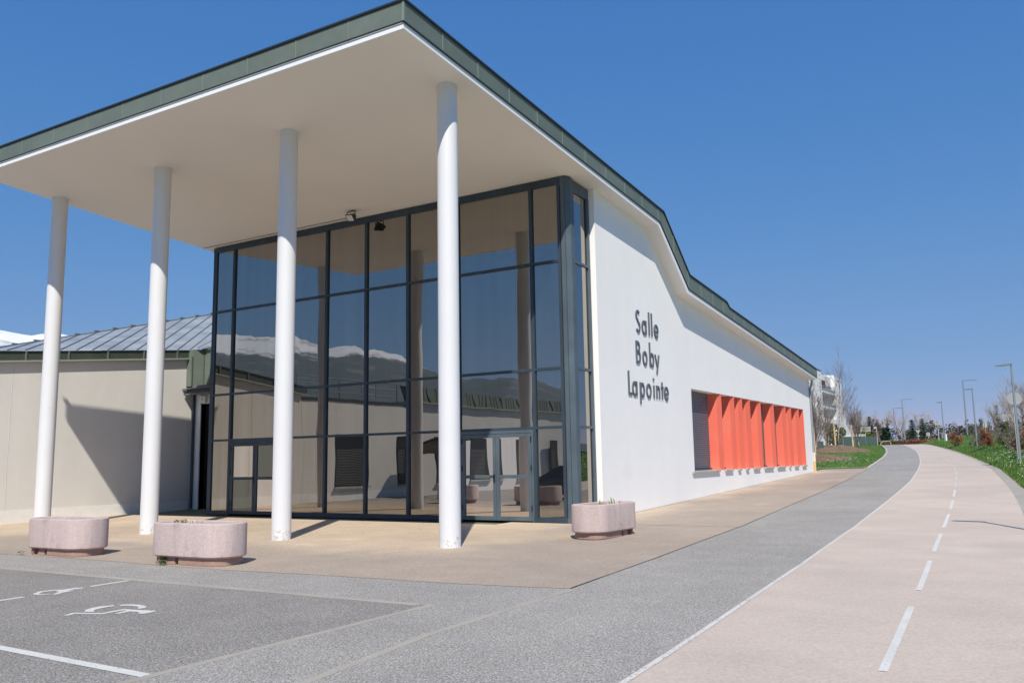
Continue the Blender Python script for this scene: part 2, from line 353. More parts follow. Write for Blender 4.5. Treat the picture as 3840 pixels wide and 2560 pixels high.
decal('wheelchair_marking', [
 [(-9.73,6.31),(-9.84,6.4),(-9.9,6.52),(-9.91,6.64),(-9.83,6.77),(-9.77,6.73),(-9.78,6.6),(-9.75,6.48),(-9.69,6.4),(-9.6,6.36),(-9.67,6.32)],
 [(-9.79,6.82),(-9.69,6.9),(-9.59,6.93),(-9.44,6.91),(-9.34,6.87),(-9.29,6.81),(-9.29,6.74),(-9.36,6.74),(-9.39,6.79),(-9.47,6.83),(-9.61,6.83),(-9.72,6.77)],
 [(-9.72,6.04),(-9.78,6.21),(-9.44,6.34),(-9.46,6.49),(-9.46,6.64),(-9.22,6.68),(-9.13,6.7),(-8.96,6.74),(-8.93,6.61),(-8.95,6.52),(-9.03,6.52),(-9.09,6.59),(-9.23,6.56),(-9.21,6.42),(-9.26,6.36),(-9.32,6.53),(-9.31,6.58),(-9.37,6.58),(-9.37,6.43),(-9.36,6.3),(-9.44,6.26),(-9.69,6.17),(-9.65,6.07)]])
decal('wheelchair_marking', [
 [(-11.76,6.86),(-11.91,7.04),(-11.88,7.21),(-11.75,7.29),(-11.76,7.47),(-11.69,7.55),(-11.61,7.49),(-11.63,7.39),(-11.64,7.29),(-11.51,7.31),(-11.49,7.15),(-11.4,6.99),(-11.46,6.95),(-11.59,7.13),(-11.70,7.15),(-11.70,7.21),(-11.79,7.17),(-11.81,7.04),(-11.70,6.91),(-11.61,6.92),(-11.54,6.99),(-11.50,6.95),(-11.62,6.84)]])
# ------------------------------------------------------------------ the hall
SOF0, SLOPE = 9.16, .068
def soff(y): return SOF0+SLOPE*(19.9-y)
XL, XR, YF = -24.5, -9.45, 11.97          # canopy edges
XW = -9.9                                  # side wall plane
FY = 19.8                                  # facade plane
hall = empty('hall_building', (-17, 25, 0), 'large white hall with glass front, tall columns and sloping green-edged canopy roof', 'building')
# eave profile along the right edge: (y, soffit z)
PROF = [(YF, soff(YF)), (24.78, 8.86), (27.24, 7.08), (46.9, 5.60)]
def pz(y):
    for i in range(3):
        a, b = PROF[i], PROF[i+1]
        if y <= b[0] or i == 2: return a[1]+(b[1]-a[1])*(y-a[0])/(b[0]-a[0])
# roof top profile (fascia top)
TOP = [(YF, soff(YF)+.53), (25.2, 9.36), (27.42, 7.70), (31.5, 7.38), (31.8, 7.22), (46.95, 6.12)]
# soffit
mb = MB()
SW = 23.0
mb.quad((XL+.06, YF+.06, soff(YF)), (XR-.06, YF+.06, soff(YF)), (XR-.06, SW, pz(SW)), (XL+.06, SW, pz(SW)))
ysf = [SW, 24.78, 27.24, 46.9]
for a, b in zip(ysf, ysf[1:]): mb.quad((-11, a, pz(a)), (XR-.06, a, pz(a)), (XR-.06, b, pz(b)), (-11, b, pz(b)))
mb.build('soffit', SOFFIT, hall)
# white trim: shallow band below the green fascia
def runs(prof_lo, prof_hi, x_in, x_out):
    mb = MB()
    for (a, b) in zip(prof_lo, prof_lo[1:]):
        pass
    return mb
mb = MB()
th = .115
mb.box(XL, XR, YF, YF+.06, soff(YF)-.012, soff(YF)+th)
mb.box(XL-.0, XL+.06, YF+.06, YF+.07, soff(YF)-.012, soff(YF)+th)
def edge_strip(mb, pts_lo, pts_hi, x0, x1):
    for (a, b, c, d) in zip(pts_lo, pts_lo[1:], pts_hi, pts_hi[1:]):
        mb.prism([(x0, a[0], a[1]), (x1, a[0], a[1]), (x1, c[0], c[1]), (x0, c[0], c[1])], [(x0, b[0], b[1]), (x1, b[0], b[1]), (x1, d[0], d[1]), (x0, d[0], d[1])])
lo = [(y, z-.012) for y, z in PROF]; lo[0] = (YF+.061, soff(YF+.061)-.012)
hi = [(lo[0][0], lo[0][1]+th+.012), (24.85, PROF[1][1]+th), (27.30, PROF[2][1]+th+.02), (46.9, PROF[3][1]+th)]
edge_strip(mb, lo, hi, XR-.06, XR)
mb.box(-24.2, XR, 46.9, 46.96, 5.59, 5.72)
mb.build('eave_trim', TRIM, hall)
# recessed grey shadow strip between trim and fascia + green fascia, with joints
mb = MB()
fo = .018
fl = [(YF-fo, hi[0][1]+.025), (24.88, hi[1][1]+.02), (27.33, hi[2][1]+.02), (31.35, 6.80+.10), (46.99, 5.72)]
# fascia lower line from the trim
fl[3] = (31.6, PROF[2][1]+(PROF[3][1]-PROF[2][1])*(31.6-27.24)/(46.9-27.24)+th+.02)
fh = [(YF-fo, TOP[0][1]), (25.22, TOP[1][1]), (27.46, TOP[2][1]), (31.6, TOP[3][1]), (46.99, TOP[5][1])]
fh2 = [(YF-fo, TOP[0][1]), (25.22, TOP[1][1]), (27.46, TOP[2][1]), (31.5, 7.40), (31.85, 7.22), (46.99, TOP[5][1])]
fl2 = fl[:3]+[(31.5, fl[3][1]+.01), (31.85, fl[3][1]-.02), fl[4]]
edge_strip(mb, fl2, fh2, XR-.05, XR+fo)
mb.box(XL-fo, XR-.051, YF-fo, YF, fl[0][1], fh[0][1]-.004)
mb.box(-24.2, XR+fo, 46.99, 47.04, 5.74, 6.1)
# left edge of the canopy
edge_strip(mb, [(YF, soff(YF)+.14), (21.6, soff(21.6)+.14)], [(YF, soff(YF)+.53), (21.6, soff(21.6)+.53)], XL-fo, XL)
mb.mi = 1
yy = 13.2
def lerp_tab(t, y):
    for a, b in zip(t, t[1:]):
        if y <= b[0]: return a[1]+(b[1]-a[1])*(y-a[0])/(b[0]-a[0])
    return t[-1][1]
while yy < 46.5:
    zl, zh = lerp_tab(fl2, yy), lerp_tab(fh2, yy)
    mb.box(XR+fo+.001, XR+fo+.012, yy, yy+.014, zl, zh-.01); yy += 1.28
xx = XR-1.35
while xx > XL:
    mb.box(xx, xx+.014, YF-fo-.012, YF-fo-.001, fl[0][1], fh[0][1]-.01); xx -= 1.42
mb.box(XR+fo-.03, XR+fo+.01, YF-fo-.01, YF-fo+.03, fl[0][1]-.005, fh[0][1])
fas = mb.build('fascia', [GREEN, JOINT], hall)
# dark coping on top + drip line below the green
mb = MB()
edge_strip(mb, [(y, z+.002) for y, z in fh2], [(y, z+.045) for y, z in fh2], XR-.12, XR+fo+.035)
mb.box(XL-.08, XR+fo+.03, YF-fo-.03, YF+.1, fh[0][1]+.001, fh[0][1]+.043)
edge_strip(mb, [(y, z-.03) for y, z in fl2], [(y, z-.003) for y, z in fl2], XR-.02, XR+fo+.012)
mb.box(XL-fo, XR+fo, YF-fo-.012, YF-.02, fl[0][1]-.03, fl[0][1]-.003)
mb.build('coping', GREEND, fas)
# roof slab
mb = MB()
edge_strip(mb, [(YF, soff(YF)+.12), (24.8, PROF[1][1]+.12), (27.25, PROF[2][1]+.12), (31.6, 6.9), (46.9, 5.72)], [(YF, TOP[0][1]), (25.2, 9.36), (27.42, 7.70), (31.6, 7.36), (46.9, 6.08)], XL+.01, XR-.13)
mb.build('roof', ROOFZ, hall)
# side wall with the window recess
WY0, WY1, WZ0, WZ1 = 28.42, 45.33, 1.14, 3.97
G0 = -.4
def wallpoly(y0, y1, zlo, top):  # straight piece of wall, from X=-10.3 to XW
    pts = [y0]+[p[0] for p in PROF if y0 < p[0] < y1]+[y1]
    for a, b in zip(pts, pts[1:]):
        za = pz(a)+.0 if top is None else top; zb = pz(b) if top is None else top
        mbw.prism([(-10.35, a, zlo), (XW, a, zlo), (XW, a, za), (-10.35, a, za)], [(-10.35, b, zlo), (XW, b, zlo), (XW, b, zb), (-10.35, b, zb)])
mbw = MB()
wallpoly(21.06, WY0, G0, None); wallpoly(WY1, 47.1, G0, None)
wallpoly(WY0, WY1, G0, WZ0)
for a, b in ((WY0, WY1),):
    mbw.prism([(-10.35, a, WZ1), (XW, a, WZ1), (XW, a, pz(a)), (-10.35, a, pz(a))], [(-10.35, b, WZ1), (XW, b, WZ1), (XW, b, pz(b)), (-10.35, b, pz(b))])
bm_wall = mbw.build('side_wall', WHITE, hall)
mb = MB(); mb.box(-24.2, -9.9-.003, 46.8, 47.1, -.4, 5.6); mb.build('rear_wall', WHITE, hall)
mb = MB(); mb.box(-24.2, -10.36, 22.5, 46.7, -.4, 5.4); mb.box(-24.2, -10.6, 22.5, 26.2, 5.401, 8.3); mb.build('inner_core', WHITE, hall)
# shutters behind, orange piers, sills
FOLD = [(31.16, 31.74), (32.8, 33.38), (33.88, 34.47), (34.98, 35.59), (36.65, 37.24), (38.84, 39.44), (40.99, 41.63), (42.07, 42.72), (43.66, 44.36)]
ops = []; prev = WY0
for a, b in FOLD: ops.append((prev, a)); prev = b
ops.append((prev, WY1))
for i, (a, b) in enumerate(ops):
    mb = MB(); mb.box(-10.27, -10.24, a+.0, b, WZ0+.03, WZ1); sh = mb.build('shutter', SHUT, hall)
    mb = MB(); mb.box(-10.24, -10.20, a+.003, a+.05, WZ0+.03, WZ1-.003); mb.box(-10.24, -10.17, a+.05, b-.003, WZ0+.03, WZ0+.09)
    mb.build('shutter_rail', FRAME, sh)
    mb = MB(); mb.box(-10.30, -9.82, a-(.27 if i == 0 else -.02), b-.12, WZ0-.055, WZ0+.022); mb.build('sill', SILL, hall, bevel=.006)
for a, b in FOLD+[(WY1, WY1+.0)]:
    if b > a:
        mb = MB(); fx_ = -9.894-.055*(b-a)/.58-.035; fy_ = a+(-9.9-fx_)*3.15; pf = [(-10.345, fy_-.06), (fx_, fy_), (-9.894, b), (-10.345, b)]; mb.prism([(x, y, WZ0+.002 if x < -10 else WZ0-.03) for x, y in pf], [(x, y, WZ1-.002) for x, y in pf])
        mb.build('fin', ORANGE, hall)
mb = MB(); mb.box(-10.29, -9.897, WY1-.03, WY1+.004, WZ0+.023, WZ1-.002); mb.build('fin', ORANGE, hall)
# downpipe at the far end
mb = MB(); mb.tube([(-9.72, 47.0, 5.62), (-9.72, 47.0, 5.45), (-9.76, 47.0, 5.3), (-9.84, 47.0, 5.15), (-9.84, 47.0, 1.72)], .06, n=12); dp = mb.build('downpipe', GALV, hall, smooth=40)
mb = MB(); mb.tube([(-9.84, 47.0, 1.78), (-9.84, 47.0, 1.68)], .075, n=12); mb.tube([(-9.84, 47.0, 1.68), (-9.84, 47.0, 1.32)], .065, n=12); mb.build('pipe_sleeve', PIPEW, dp, smooth=40)
mb = MB(); mb.tube([(-9.84, 47.0, 1.32), (-9.84, 47.0, .74)], .065, n=12); mb.build('pipe_foot', PIPEY, dp, smooth=40)
# ---- glazed front
VX = [-22.95, -20.45, -18.68, -17.06, -15.45, -13.65, -11.22]
RZ = [6.87, 4.0, 2.46]
XG0, XG1 = -24.0, -10.31
def fz(y=FY): return soff(y)-.01
front = MB()
d = .07
front.box(XG0, XG1, FY-.03, FY+d, 8.98, fz(FY+d))                     # head
front.box(XG0, -22.95+.05, FY-.05, FY+d, 0, .14); front.box(-20.50, -13.70, FY-.05, FY+d, 0, .14); front.box(-11.27, XG1, FY-.05, FY+d, 0, .14)
front.box(XG0, XG0+.17, FY-.02, FY+d+.1, .14, 8.98)
for x in VX: front.box(x-.045, x+.045, FY-.04, FY+d, .14, 8.98)
allx = [XG0+.17]+sum([[x-.045, x+.045] for x in VX], [])+[XG1-.08]
for z in RZ:
    for a, b in zip(allx[::2], allx[1::2]): front.box(a, b, FY-.035, FY+d, z-.035, z+.035)
front.box(XG1-.08, XG1, FY-.04, FY+d, .14, 8.98)
fr = front.build('curtain_wall_frame', FRAME, hall)
# corner post: flat panel, chamfer, side frame
mb = MB()
base = [(-10.305, FY-.02), (-10.16, FY-.02), (-10.06, FY+.12), (-10.06, FY+.27), (-10.305, FY+.27)]
mb.prism([(x, y, 0.0) for x, y in base], [(x, y, fz(y)) for x, y in base])
mb.box(-10.30, -10.04, FY-.045, FY-.022, 0, .13); mb.mi = 1; mb.box(-10.302, -10.288, FY-.0235, FY-.0205, .14, 8.9); mb.box(-10.165, -10.155, FY-.0235, FY-.018, .14, 8.9); mb.mi = 0
mb.build('corner_post', [FRAMEL, GREEND], fr)
mb = MB()
y0, y1 = FY+.28, 21.05
X = -10.10
mb.box(X-.06, X+.03, y0, y1, 8.80, soff(y1)-.0); mb.box(X-.06, X+.03, y0, y1, 0, .16)
mb.box(X-.06, X+.03, y0, y0+.06, .16, 8.8); mb.box(X-.06, X+.04, y1-.10, y1, .16, 8.8)
for z in RZ: mb.box(X-.06, X+.03, y0+.06, y1-.10, z-.035, z+.035)
mb.build('side_frame', FRAMEL, fr)
zl = [.16]+[z for z in sorted(RZ)]+[8.8]
for a, b in zip(zl, zl[1:]):
    mb = MB(); mb.box(X-.03, X-.015, y0+.06, y1-.10, a, b); mb.build('pane', GLASS, fr)
# panes
xsg = [XG0+.1]+VX+[XG1-.02]
zs = [.1]+sorted(RZ)+[9.0]
for i, (a, b) in enumerate(zip(xsg, xsg[1:])):
    for j, (z0, z1) in enumerate(zip(zs, zs[1:])):
        if j == 0 and i in (1, 6): continue
        # each pane is set a hair differently in its gasket
        t1 = random.uniform(-.0018, .0018); t2 = random.uniform(-.0010, .0010)
        mb = MB(); w_ = b-a; h_ = z1-z0
        q = [(a, -t1*w_/2, -t2*h_/2, z0), (b, t1*w_/2, -t2*h_/2, z0), (b, t1*w_/2, t2*h_/2, z1), (a, -t1*w_/2, t2*h_/2, z1)]
        mb.prism([(x, FY+.02+o1+o2, z) for x, o1, o2, z in q], [(x, FY+.035+o1+o2, z) for x, o1, o2, z in q])
        mb.build('pane', GLASS, fr)
def double_door(xa, xb, mats4, sunlit):
    mid = (xa+xb)/2
    mb = MB(); mb.box(xa, xb, FY-.03, FY+.06, 2.34, 2.425); mb.box(xa, xa+.06, FY-.03, FY+.06, .02, 2.34); mb.box(xb-.06, xb, FY-.03, FY+.06, .02, 2.34)
    FM = FRAMEL if sunlit else FRAME  # right door takes the frame colour with sunlight painted in
    dr = mb.build('door', FM, hall)
    for li, (a, b) in enumerate(((xa+.065, mid-.004), (mid+.004, xb-.065))):
        mb = MB(); w = .095
        mb.box(a, a+w, FY-.045, FY+.03, .04, 2.33); mb.box(b-w, b, FY-.045, FY+.03, .04, 2.33)
        mb.box(a+w, b-w, FY-.04, FY+.03, .04, .15); mb.box(a+w, b-w, FY-.04, FY+.03, 2.24, 2.33); mb.box(a+w, b-w, FY-.04, FY+.03, 1.15, 1.24)
        mb.build('door_leaf', FM, dr, bevel=.004)
        for z0, z1, m in ((.15, 1.15, mats4[li*2]), (1.24, 2.24, mats4[li*2+1])):
            mb = MB(); mb.box(a+w-.01, b-w+.01, FY-.015, FY, z0-.01, z1+.01); mb.build('pane', m, dr)
        if li == 0:
            mb = MB(); mb.box(b-.07, b-.03, FY-.065, FY-.045, 1.05, 1.26); mb.box(b-.17, b-.03, FY-.10, FY-.08, 1.185, 1.205); mb.box(b-.05, b-.03, FY-.09, FY-.06, 1.185, 1.205)
            mb.build('handle', BLACK, dr)
        for hz in (.3, 1.35, 2.1):
            mb = MB(); xx = a-.012 if li == 0 else b-.012
            mb.box(xx, xx+.025, FY-.065, FY-.046, hz, hz+.14); mb.build('hinge', BLACK, dr)
double_door(-22.90, -20.50, [GLASSG, GLASSD, GLASSD, GLASSG], 0)
double_door(-13.60, -11.27, [GLASSD, GLASSD, GLASSD, GLASSD], 1)
# left return of the glass box, opaque
mb = MB(); mb.box(XG0, XG0+.06, FY+.18, 21.9, 0, 8.9); mb.build('side_panel', FRAME, hall)
# soffit vent strip along the head of the glazing
mb = MB(); mb.box(-24.35, -17.3, FY-.22, FY-.18, soff(FY-.2)-.012, soff(FY-.2)-.001); mb.build('vent_strip', SILL, hall)
# columns
CX = [-24.14, -19.42, -14.73, -10.06]
for cx in CX:
    mb = MB(); cy = 14.24
    rt = .218
    vs = []; n = 56
    for zf in (None, .16, 8., 'top'):
        for kk in range(n):
            an = kk*2*math.pi/n; xx, yy = cx+rt*math.cos(an), cy+rt*math.sin(an)
            vs.append((xx, yy, gz(yy)-.02 if zf is None else (soff(yy)+.01 if zf == 'top' else zf)))
    mb.mi = 1
    mb.add(vs, [(kk, (kk+1) % n, n+(kk+1) % n, n+kk) for kk in range(n)])
    for kk in range(n): pass
    b0 = 0; mb.mi = 0
    for r_ in (1, 2):
        for kk in range(n): mb.f.append([r_*n+kk, r_*n+(kk+1) % n, (r_+1)*n+(kk+1) % n, (r_+1)*n+kk]); mb.m.append(0)
    mb.build('column', [COLW, CHIP], hall, smooth=True, recalc=False)
# ---- lettering on the side wall
sign = empty('wall_lettering', (XW, 24.5, 3.3), 'grey raised letters reading Salle Boby Lapointe on the white side wall', 'sign')
def arc(cx, cz, rx, rz, a0, a1, n=28): return [(cx+rx*math.cos(math.radians(a0+(a1-a0)*i/n)), cz+rz*math.sin(math.radians(a0+(a1-a0)*i/n))) for i in range(n+1)]
SWD = .074
def letter(y0, z0, strokes):
    mb = MB()
    for si, s in enumerate(strokes):
        closed = (Vector(s[0])-Vector(s[-1])).length < 1e-4
        n = len(s); L_, R_ = [], []
        for i in range(n):
            if closed: a, b = Vector(s[(i-1) % (n-1)]), Vector(s[(i+1) % (n-1)])
            else: a, b = Vector(s[max(i-1, 0)]), Vector(s[min(i+1, n-1)])
            p = Vector(s[i]); t = (b-a).normalized(); nn = Vector((-t.y, t.x)); h = SWD/2
            if not closed and 0 < i < n-1:
                t1 = (p-a).normalized(); cs = max(.5, abs(t1.dot(t))); h = h/cs
            L_.append(p+nn*h); R_.append(p-nn*h)
        x0, x1 = XW+.001, XW+.034+si*.0012
        for i in range(n-1):
            q = [L_[i], L_[i+1], R_[i+1], R_[i]]
            b = len(mb.v)
            for X_ in (x0, x1):
                for p in q: mb.v.append((X_, y0+p.x, z0+p.y))
            mb.f += [[b+4, b+5, b+6, b+7], [b+0, b+1, b+5, b+4], [b+2, b+3, b+7, b+6]]; mb.m += [0]*3
            if not closed and i == 0: mb.f.append([b+3, b, b+4, b+7]); mb.m.append(0)
            if not closed and i == n-2: mb.f.append([b+1, b+2, b+6, b+5]); mb.m.append(0)
    return mb.build('letter', LETT, sign)
xh, asc, cap = .40, .73, .68
def g_a(w=.37): return [arc(w/2-.02, xh/2, w/2-.05, xh/2-.01, 0, 360), [(w-.05, xh+.03), (w-.05, 0), ]]
def g_l(): return [[(.04, asc), (.04, 0)]]
def g_o(w=.37): return [arc(w/2, xh/2, w/2-.04, xh/2-.01, 0, 360)]
def g_e(w=.38): return [arc(w/2, xh/2, w/2-.04, xh/2-.01, 2, 320), [(.06, xh/2-.01), (w-.02, xh/2-.01)]]
def g_S(): return [arc(.175, cap-.165, .125, .135, 35, 235, 16)[:-1]+[(.155, cap/2+.03), (.20, cap/2-.03)]+arc(.165, .175, .135, .145, 55, -145, 16)[1:]]
def g_B(): return [[(.05, cap), (.05, 0)], [(.05, cap-.04), (.14, cap-.04)]+arc(.15, cap-.175, .125, .135, 88, -88, 12)+[(.05, cap-.31)], [(.05, cap-.31), (.16, cap-.31)]+arc(.17, .205, .135, .165, 88, -88, 12)+[(.05, .04)]]
def g_b(): return [[(.045, asc), (.045, 0)], arc(.195, xh/2, .13, xh/2-.01, 0, 360)]
def g_y(): return [[(.03, xh), (.185, .02)], [(.35, xh), (.145, -.20)]]
def g_L(): return [[(.04, cap+.02), (.04, 0)], [(.04, .04), (.26, .04)]]
def g_p(): return [[(.045, xh+.02), (.045, -.22)], arc(.195, xh/2, .13, xh/2-.01, 0, 360)]
def g_i(): return [[(.04, xh), (.04, 0)], [(.04, xh+.14), (.04, xh+.22)]]
def g_n(): return [[(.045, xh+.01), (.045, 0)], [(.045, xh-.19)]+arc(.155, xh-.17, .11, .14, 165, 0, 12)+[(.265, 0)]]
def g_t(): return [[(.09, xh+.14), (.09, 0)], [(0, xh-.03), (.19, xh-.03)]]
for y0, z0, g in ((23.70, 5.38, g_S()), (24.17, 5.38, g_a()), (24.71, 5.38, g_l()), (24.93, 5.38, g_l()), (25.14, 5.38, g_e()),
                  (23.63, 4.43, g_B()), (24.13, 4.43, g_o()), (24.68, 4.43, g_b()), (25.12, 4.43, g_y()),
                  (22.98, 3.45, g_L()), (23.27, 3.45, g_a()), (23.83, 3.45, g_p()), (24.33, 3.45, g_o(.40)), (24.91, 3.45, g_i()), (25.14, 3.45, g_n()), (25.56, 3.45, g_t()), (25.80, 3.45, g_e(.40))):
    letter(y0, z0, g)
# ---- floodlight under the canopy
fx, fy = -17.12, 19.15; fzz = soff(fy)
fl_ = empty('floodlight', (fx, fy, fzz), 'small black floodlight fixed under the canopy by the top of the glass front', 'floodlight')
mb = MB(); mb.tube([(fx-.16, fy, fzz-.16), (fx-.16, fy, fzz-.03), (fx-.1, fy, fzz-.01), (fx+.1, fy, fzz-.01), (fx+.16, fy, fzz-.03), (fx+.16, fy, fzz-.16)], .014, n=6); mb.build('bracket', BLACK, fl_)
mb = MB()
a = Vector((fx, fy, fzz-.2)); dn = Vector((-.25, -.75, -.62)).normalized(); sx_ = Vector((1, 0, 0)); sx_ = (sx_-dn*sx_.dot(dn)).normalized(); sz_ = dn.cross(sx_)
def rq(c, hw, hh): return [c+sx_*i*hw+sz_*j*hh for i, j in ((-1, -1), (1, -1), (1, 1), (-1, 1))]
mb.prism(rq(a-dn*.10, .09, .07), rq(a+dn*.05, .17, .12)); mb.prism(rq(a-dn*.15, .06, .05), rq(a-dn*.101, .07, .06)); bd = mb.build('housing', BLACK, fl_)
LENS = mat('floodlight_lens', (.6, .6, .58), .2)
mb = MB(); mb.prism(rq(a+dn*.051, .145, .095), rq(a+dn*.056, .14, .09)); mb.build('lens', LENS, bd)
# ------------------------------------------------------------------ left wing
WX = -27.4
wing = empty('wing_building', (WX, 18, 0), 'low beige wing with green gutter and grey seamed metal roof left of the glass front', 'building')
def wf(y): return 5.14+(y-13.3)*.105       # top of fascia
Y0, Y1 = 12.0, 21.75
mb = MB()
mb.prism([(WX-.35, Y0, -.3), (WX, Y0, -.3), (WX, Y0, wf(Y0)-.3), (WX-.35, Y0, wf(Y0)-.3)], [(WX-.35, Y1, -.3), (WX, Y1, -.3), (WX, Y1, wf(Y1)-.3), (WX-.35, Y1, wf(Y1)-.3)])
mb.box(WX-.35, -27.02, 21.9, 22.2, 0, 5.0)
mb.box(-36, WX-.36, 12, 12.3, -.3, 4.6)
mb.build('wall', BEIGEW, wing)
mb = MB(); mb.box(WX, WX+.012, Y0, 21.72, -.2, .34); mb.build('plinth', PLINTH, wing)
for yj in (14.95, 20.35):
    mb = MB(); mb.tube([(WX-.004, yj+.007*math.sin(k*1.7), .35+k*.5) for k in range(10)], .011, n=6); mb.build('wall_crack', mat('joint_stain', (.56, .545, .52), .9), wing)
mb = MB()
def yz(mb, x0, x1, y0, y1, lo, hi): mb.prism([(x0, y0, wf(y0)+lo), (x1, y0, wf(y0)+lo), (x1, y0, wf(y0)+hi), (x0, y0, wf(y0)+hi)], [(x0, y1, wf(y1)+lo), (x1, y1, wf(y1)+lo), (x1, y1, wf(y1)+hi), (x0, y1, wf(y1)+hi)])
GREENDK = mat('dark_green_gutter', (.062, .078, .060), .5, var=[(1.2, .15)])  # darker green than the cladding
yz(mb, WX-.3, WX+.10, Y0-.1, 21.45, -.32, -.02)
fsc = mb.build('gutter_fascia', GREENDK, wing)
mb = MB(); yz(mb, WX+.101, WX+.15, Y0-.1, 21.45, -.345, -.295); mb.build('drip_edge', mat('pale_green_edge', (.33, .36, .33), .5), fsc)
for i in range(7):
    mb = MB(); y = 12.4+i*1.42; yz(mb, WX+.101, WX+.135, y, y+.05, -.30, -.0); mb.build('gutter_bracket', GREEN, fsc)
mb = MB(); yz(mb, WX-.3, WX+.13, Y0-.1, 21.5, -.018, .012); mb.build('roof_edge', GREEND, fsc)
# standing seam roof
RX = -31.4
def ridge(y): return 5.22+(y-14.0)*.272
mb = MB()
def rr(t): return Vector((WX+.12, 13.9+t*7.6, wf(13.9+t*7.6)+.02)), Vector((RX, 16.9+t*10.6, 6.02+t*2.84))
NT = 36
for i in range(NT+1):
    p, q = rr(-.235+1.235*i/NT)
    if q.z < p.z+.02: q = p.lerp(q, .02)
    for j in range(5): mb.v.append(tuple(p.lerp(q, j/4)))
for i in range(NT):
    for j in range(4): k = i*5+j; mb.f.append([k, k+1, k+6, k+5]); mb.m.append(0)
mb.add([(WX+.12, 21.5, wf(21.5)+.02), (-26.2, 22.0, 6.1), (-24.2, 22.3, 6.0), (-24.2, 28.0, 8.9), (RX, 27.5, 8.86)], [(0, 1, 4), (1, 2, 3, 4)])
mb.mi = 1
for i in range(17):
    p, q = rr(-.2+1.2*i/16)
    if q.z < p.z+.1: continue
    u = Vector((0, 0, .02)); mb.tube([p+u, p.lerp(q, .5)+u, q+u], .020, n=4)
    mb.box(q.x-.05, q.x+.05, q.y-.14, q.y+.06, q.z+.03, q.z+.07)
mb.tube([rr(-.2)[1]+Vector((0, 0, .02)), rr(1)[1]+Vector((0, 0, .02))], .03, n=6)
for (a, b) in (((-27.0, 21.62, 6.10), (-27.5, 27.4, 8.88)), ((-26.3, 21.98, 6.12), (-26.5, 27.8, 8.9)), ((-25.4, 22.13, 6.09), (-25.5, 28, 8.91))): mb.tube([a, b], .02, n=4)
rf = mb.build('roof', [ROOFZ, mat('seam_zinc', (.15, .17, .185), .5)], wing)
# green clad box between wing and glass front
mb = MB()
mb.prism([(-27.39, 21.46, 4.62), (-27.1, 21.5, 4.62), (-26.95, 21.9, 4.62), (-24.0, 21.9, 4.62), (-24.0, 22.4, 4.62), (-27.38, 22.4, 4.62)], [(-27.39, 21.46, 6.0), (-27.1, 21.5, 6.02), (-26.95, 21.9, 6.04), (-24.0, 21.9, 6.08), (-24.0, 22.4, 6.08), (-27.38, 22.4, 6.05)])
mb.mi = 1; mb.box(-27.0, -24.0, 21.82, 21.9, 6.0, 6.12)
for x in (-26.93, -26.55, -25.75, -24.95): mb.box(x, x+.03, 21.85, 21.9, 4.62, 6.0)
mb.box(-27.12, -27.08, 21.45, 21.5, 4.62, 5.75); cl = mb.build('cladding', [GREEN, mat('green_seam', (.10, .125, .115), .5)], wing)
# slate canopy over the side door
SLATE = mat('slate_tiles', (.10, .105, .12), .6, var=[(6, .15)])
mb = MB(); mb.prism([(-28.0, 21.45, 4.34), (-24.0, 21.3, 4.34), (-24.0, 21.9, 4.34), (-27.4, 21.9, 4.34)], [(-27.8, 21.55, 4.64), (-24.0, 21.45, 4.64), (-24.0, 21.9, 4.64), (-27.3, 21.9, 4.64)])
mb.v = [(max(x, WX+.003), y, z) for x, y, z in mb.v]
sl = mb.build('door_hood', SLATE, wing)
mb = MB()
for i in range(7): mb.box(WX+.02+i*.5, WX+.50+i*.5, 21.28, 21.50-.0, 4.485, 4.52)
mb.box(WX+.06, -24.0, 21.33, 21.44, 4.27, 4.338); mb.build('slate_course', SLATE, sl)
mb = MB(); mb.box(-27.02, -24.0, 21.9, 22.2, 3.97, 4.34); mb.box(-27.35, -27.02, 21.86, 22.2, 0, 4.34); mb.box(-27.02, -24, 21.9, 22.2, 4.34, 4.62); mb.build('door_surround', mat('white_surround', (.72, .73, .75), .8, var=[(2, .03)]), wing)
mb = MB(); mb.box(-27.02, -24.0, 22.1, 22.16, 0, 3.97); dk = mb.build('door', mat('black_door', (.010, .012, .012), .3, bump=[(2, .2, .02)]), wing)
mb = MB(); mb.box(-26.95, -24.2, 22.07, 22.10, 1.95, 1.99); mb.box(-26.95, -24.2, 22.07, 22.10, 3.0, 3.04); mb.box(-26.62, -26.5, 22.06, 22.1, 1.25, 1.55); mb.build('door_rail', BLACK, dk)
mb = MB()
for (x, z) in ((-26.66, 1.02), (-26.50, .94), (-26.67, .78), (-26.52, .70)):
    mb.add([(x+.055*math.cos(t*.5236), 22.09, z+.09*math.sin(t*.5236)) for t in range(12)], [tuple(range(12))])
mb.build('sticker', mat('pale_sticker', (.22, .22, .21), .6), dk)
mb = MB(); mb.tube([(-27.30, 21.78, 4.30), (-27.30, 21.78, .05)], .05, n=10); mb.build('downpipe', mat('dark_pipe', (.02, .03, .045), .4), wing, smooth=40)
mb = MB(); mb.box(-26.98, -26.68, 21.78, 21.9, 4.0, 4.25); wb = mb.build('alarm_box', CAMW, wing, bevel=.01)
mb = MB(); mb.box(-26.87, -26.80, 21.77, 21.778, 4.06, 4.18); mb.build('alarm_switch', SILL, wb)
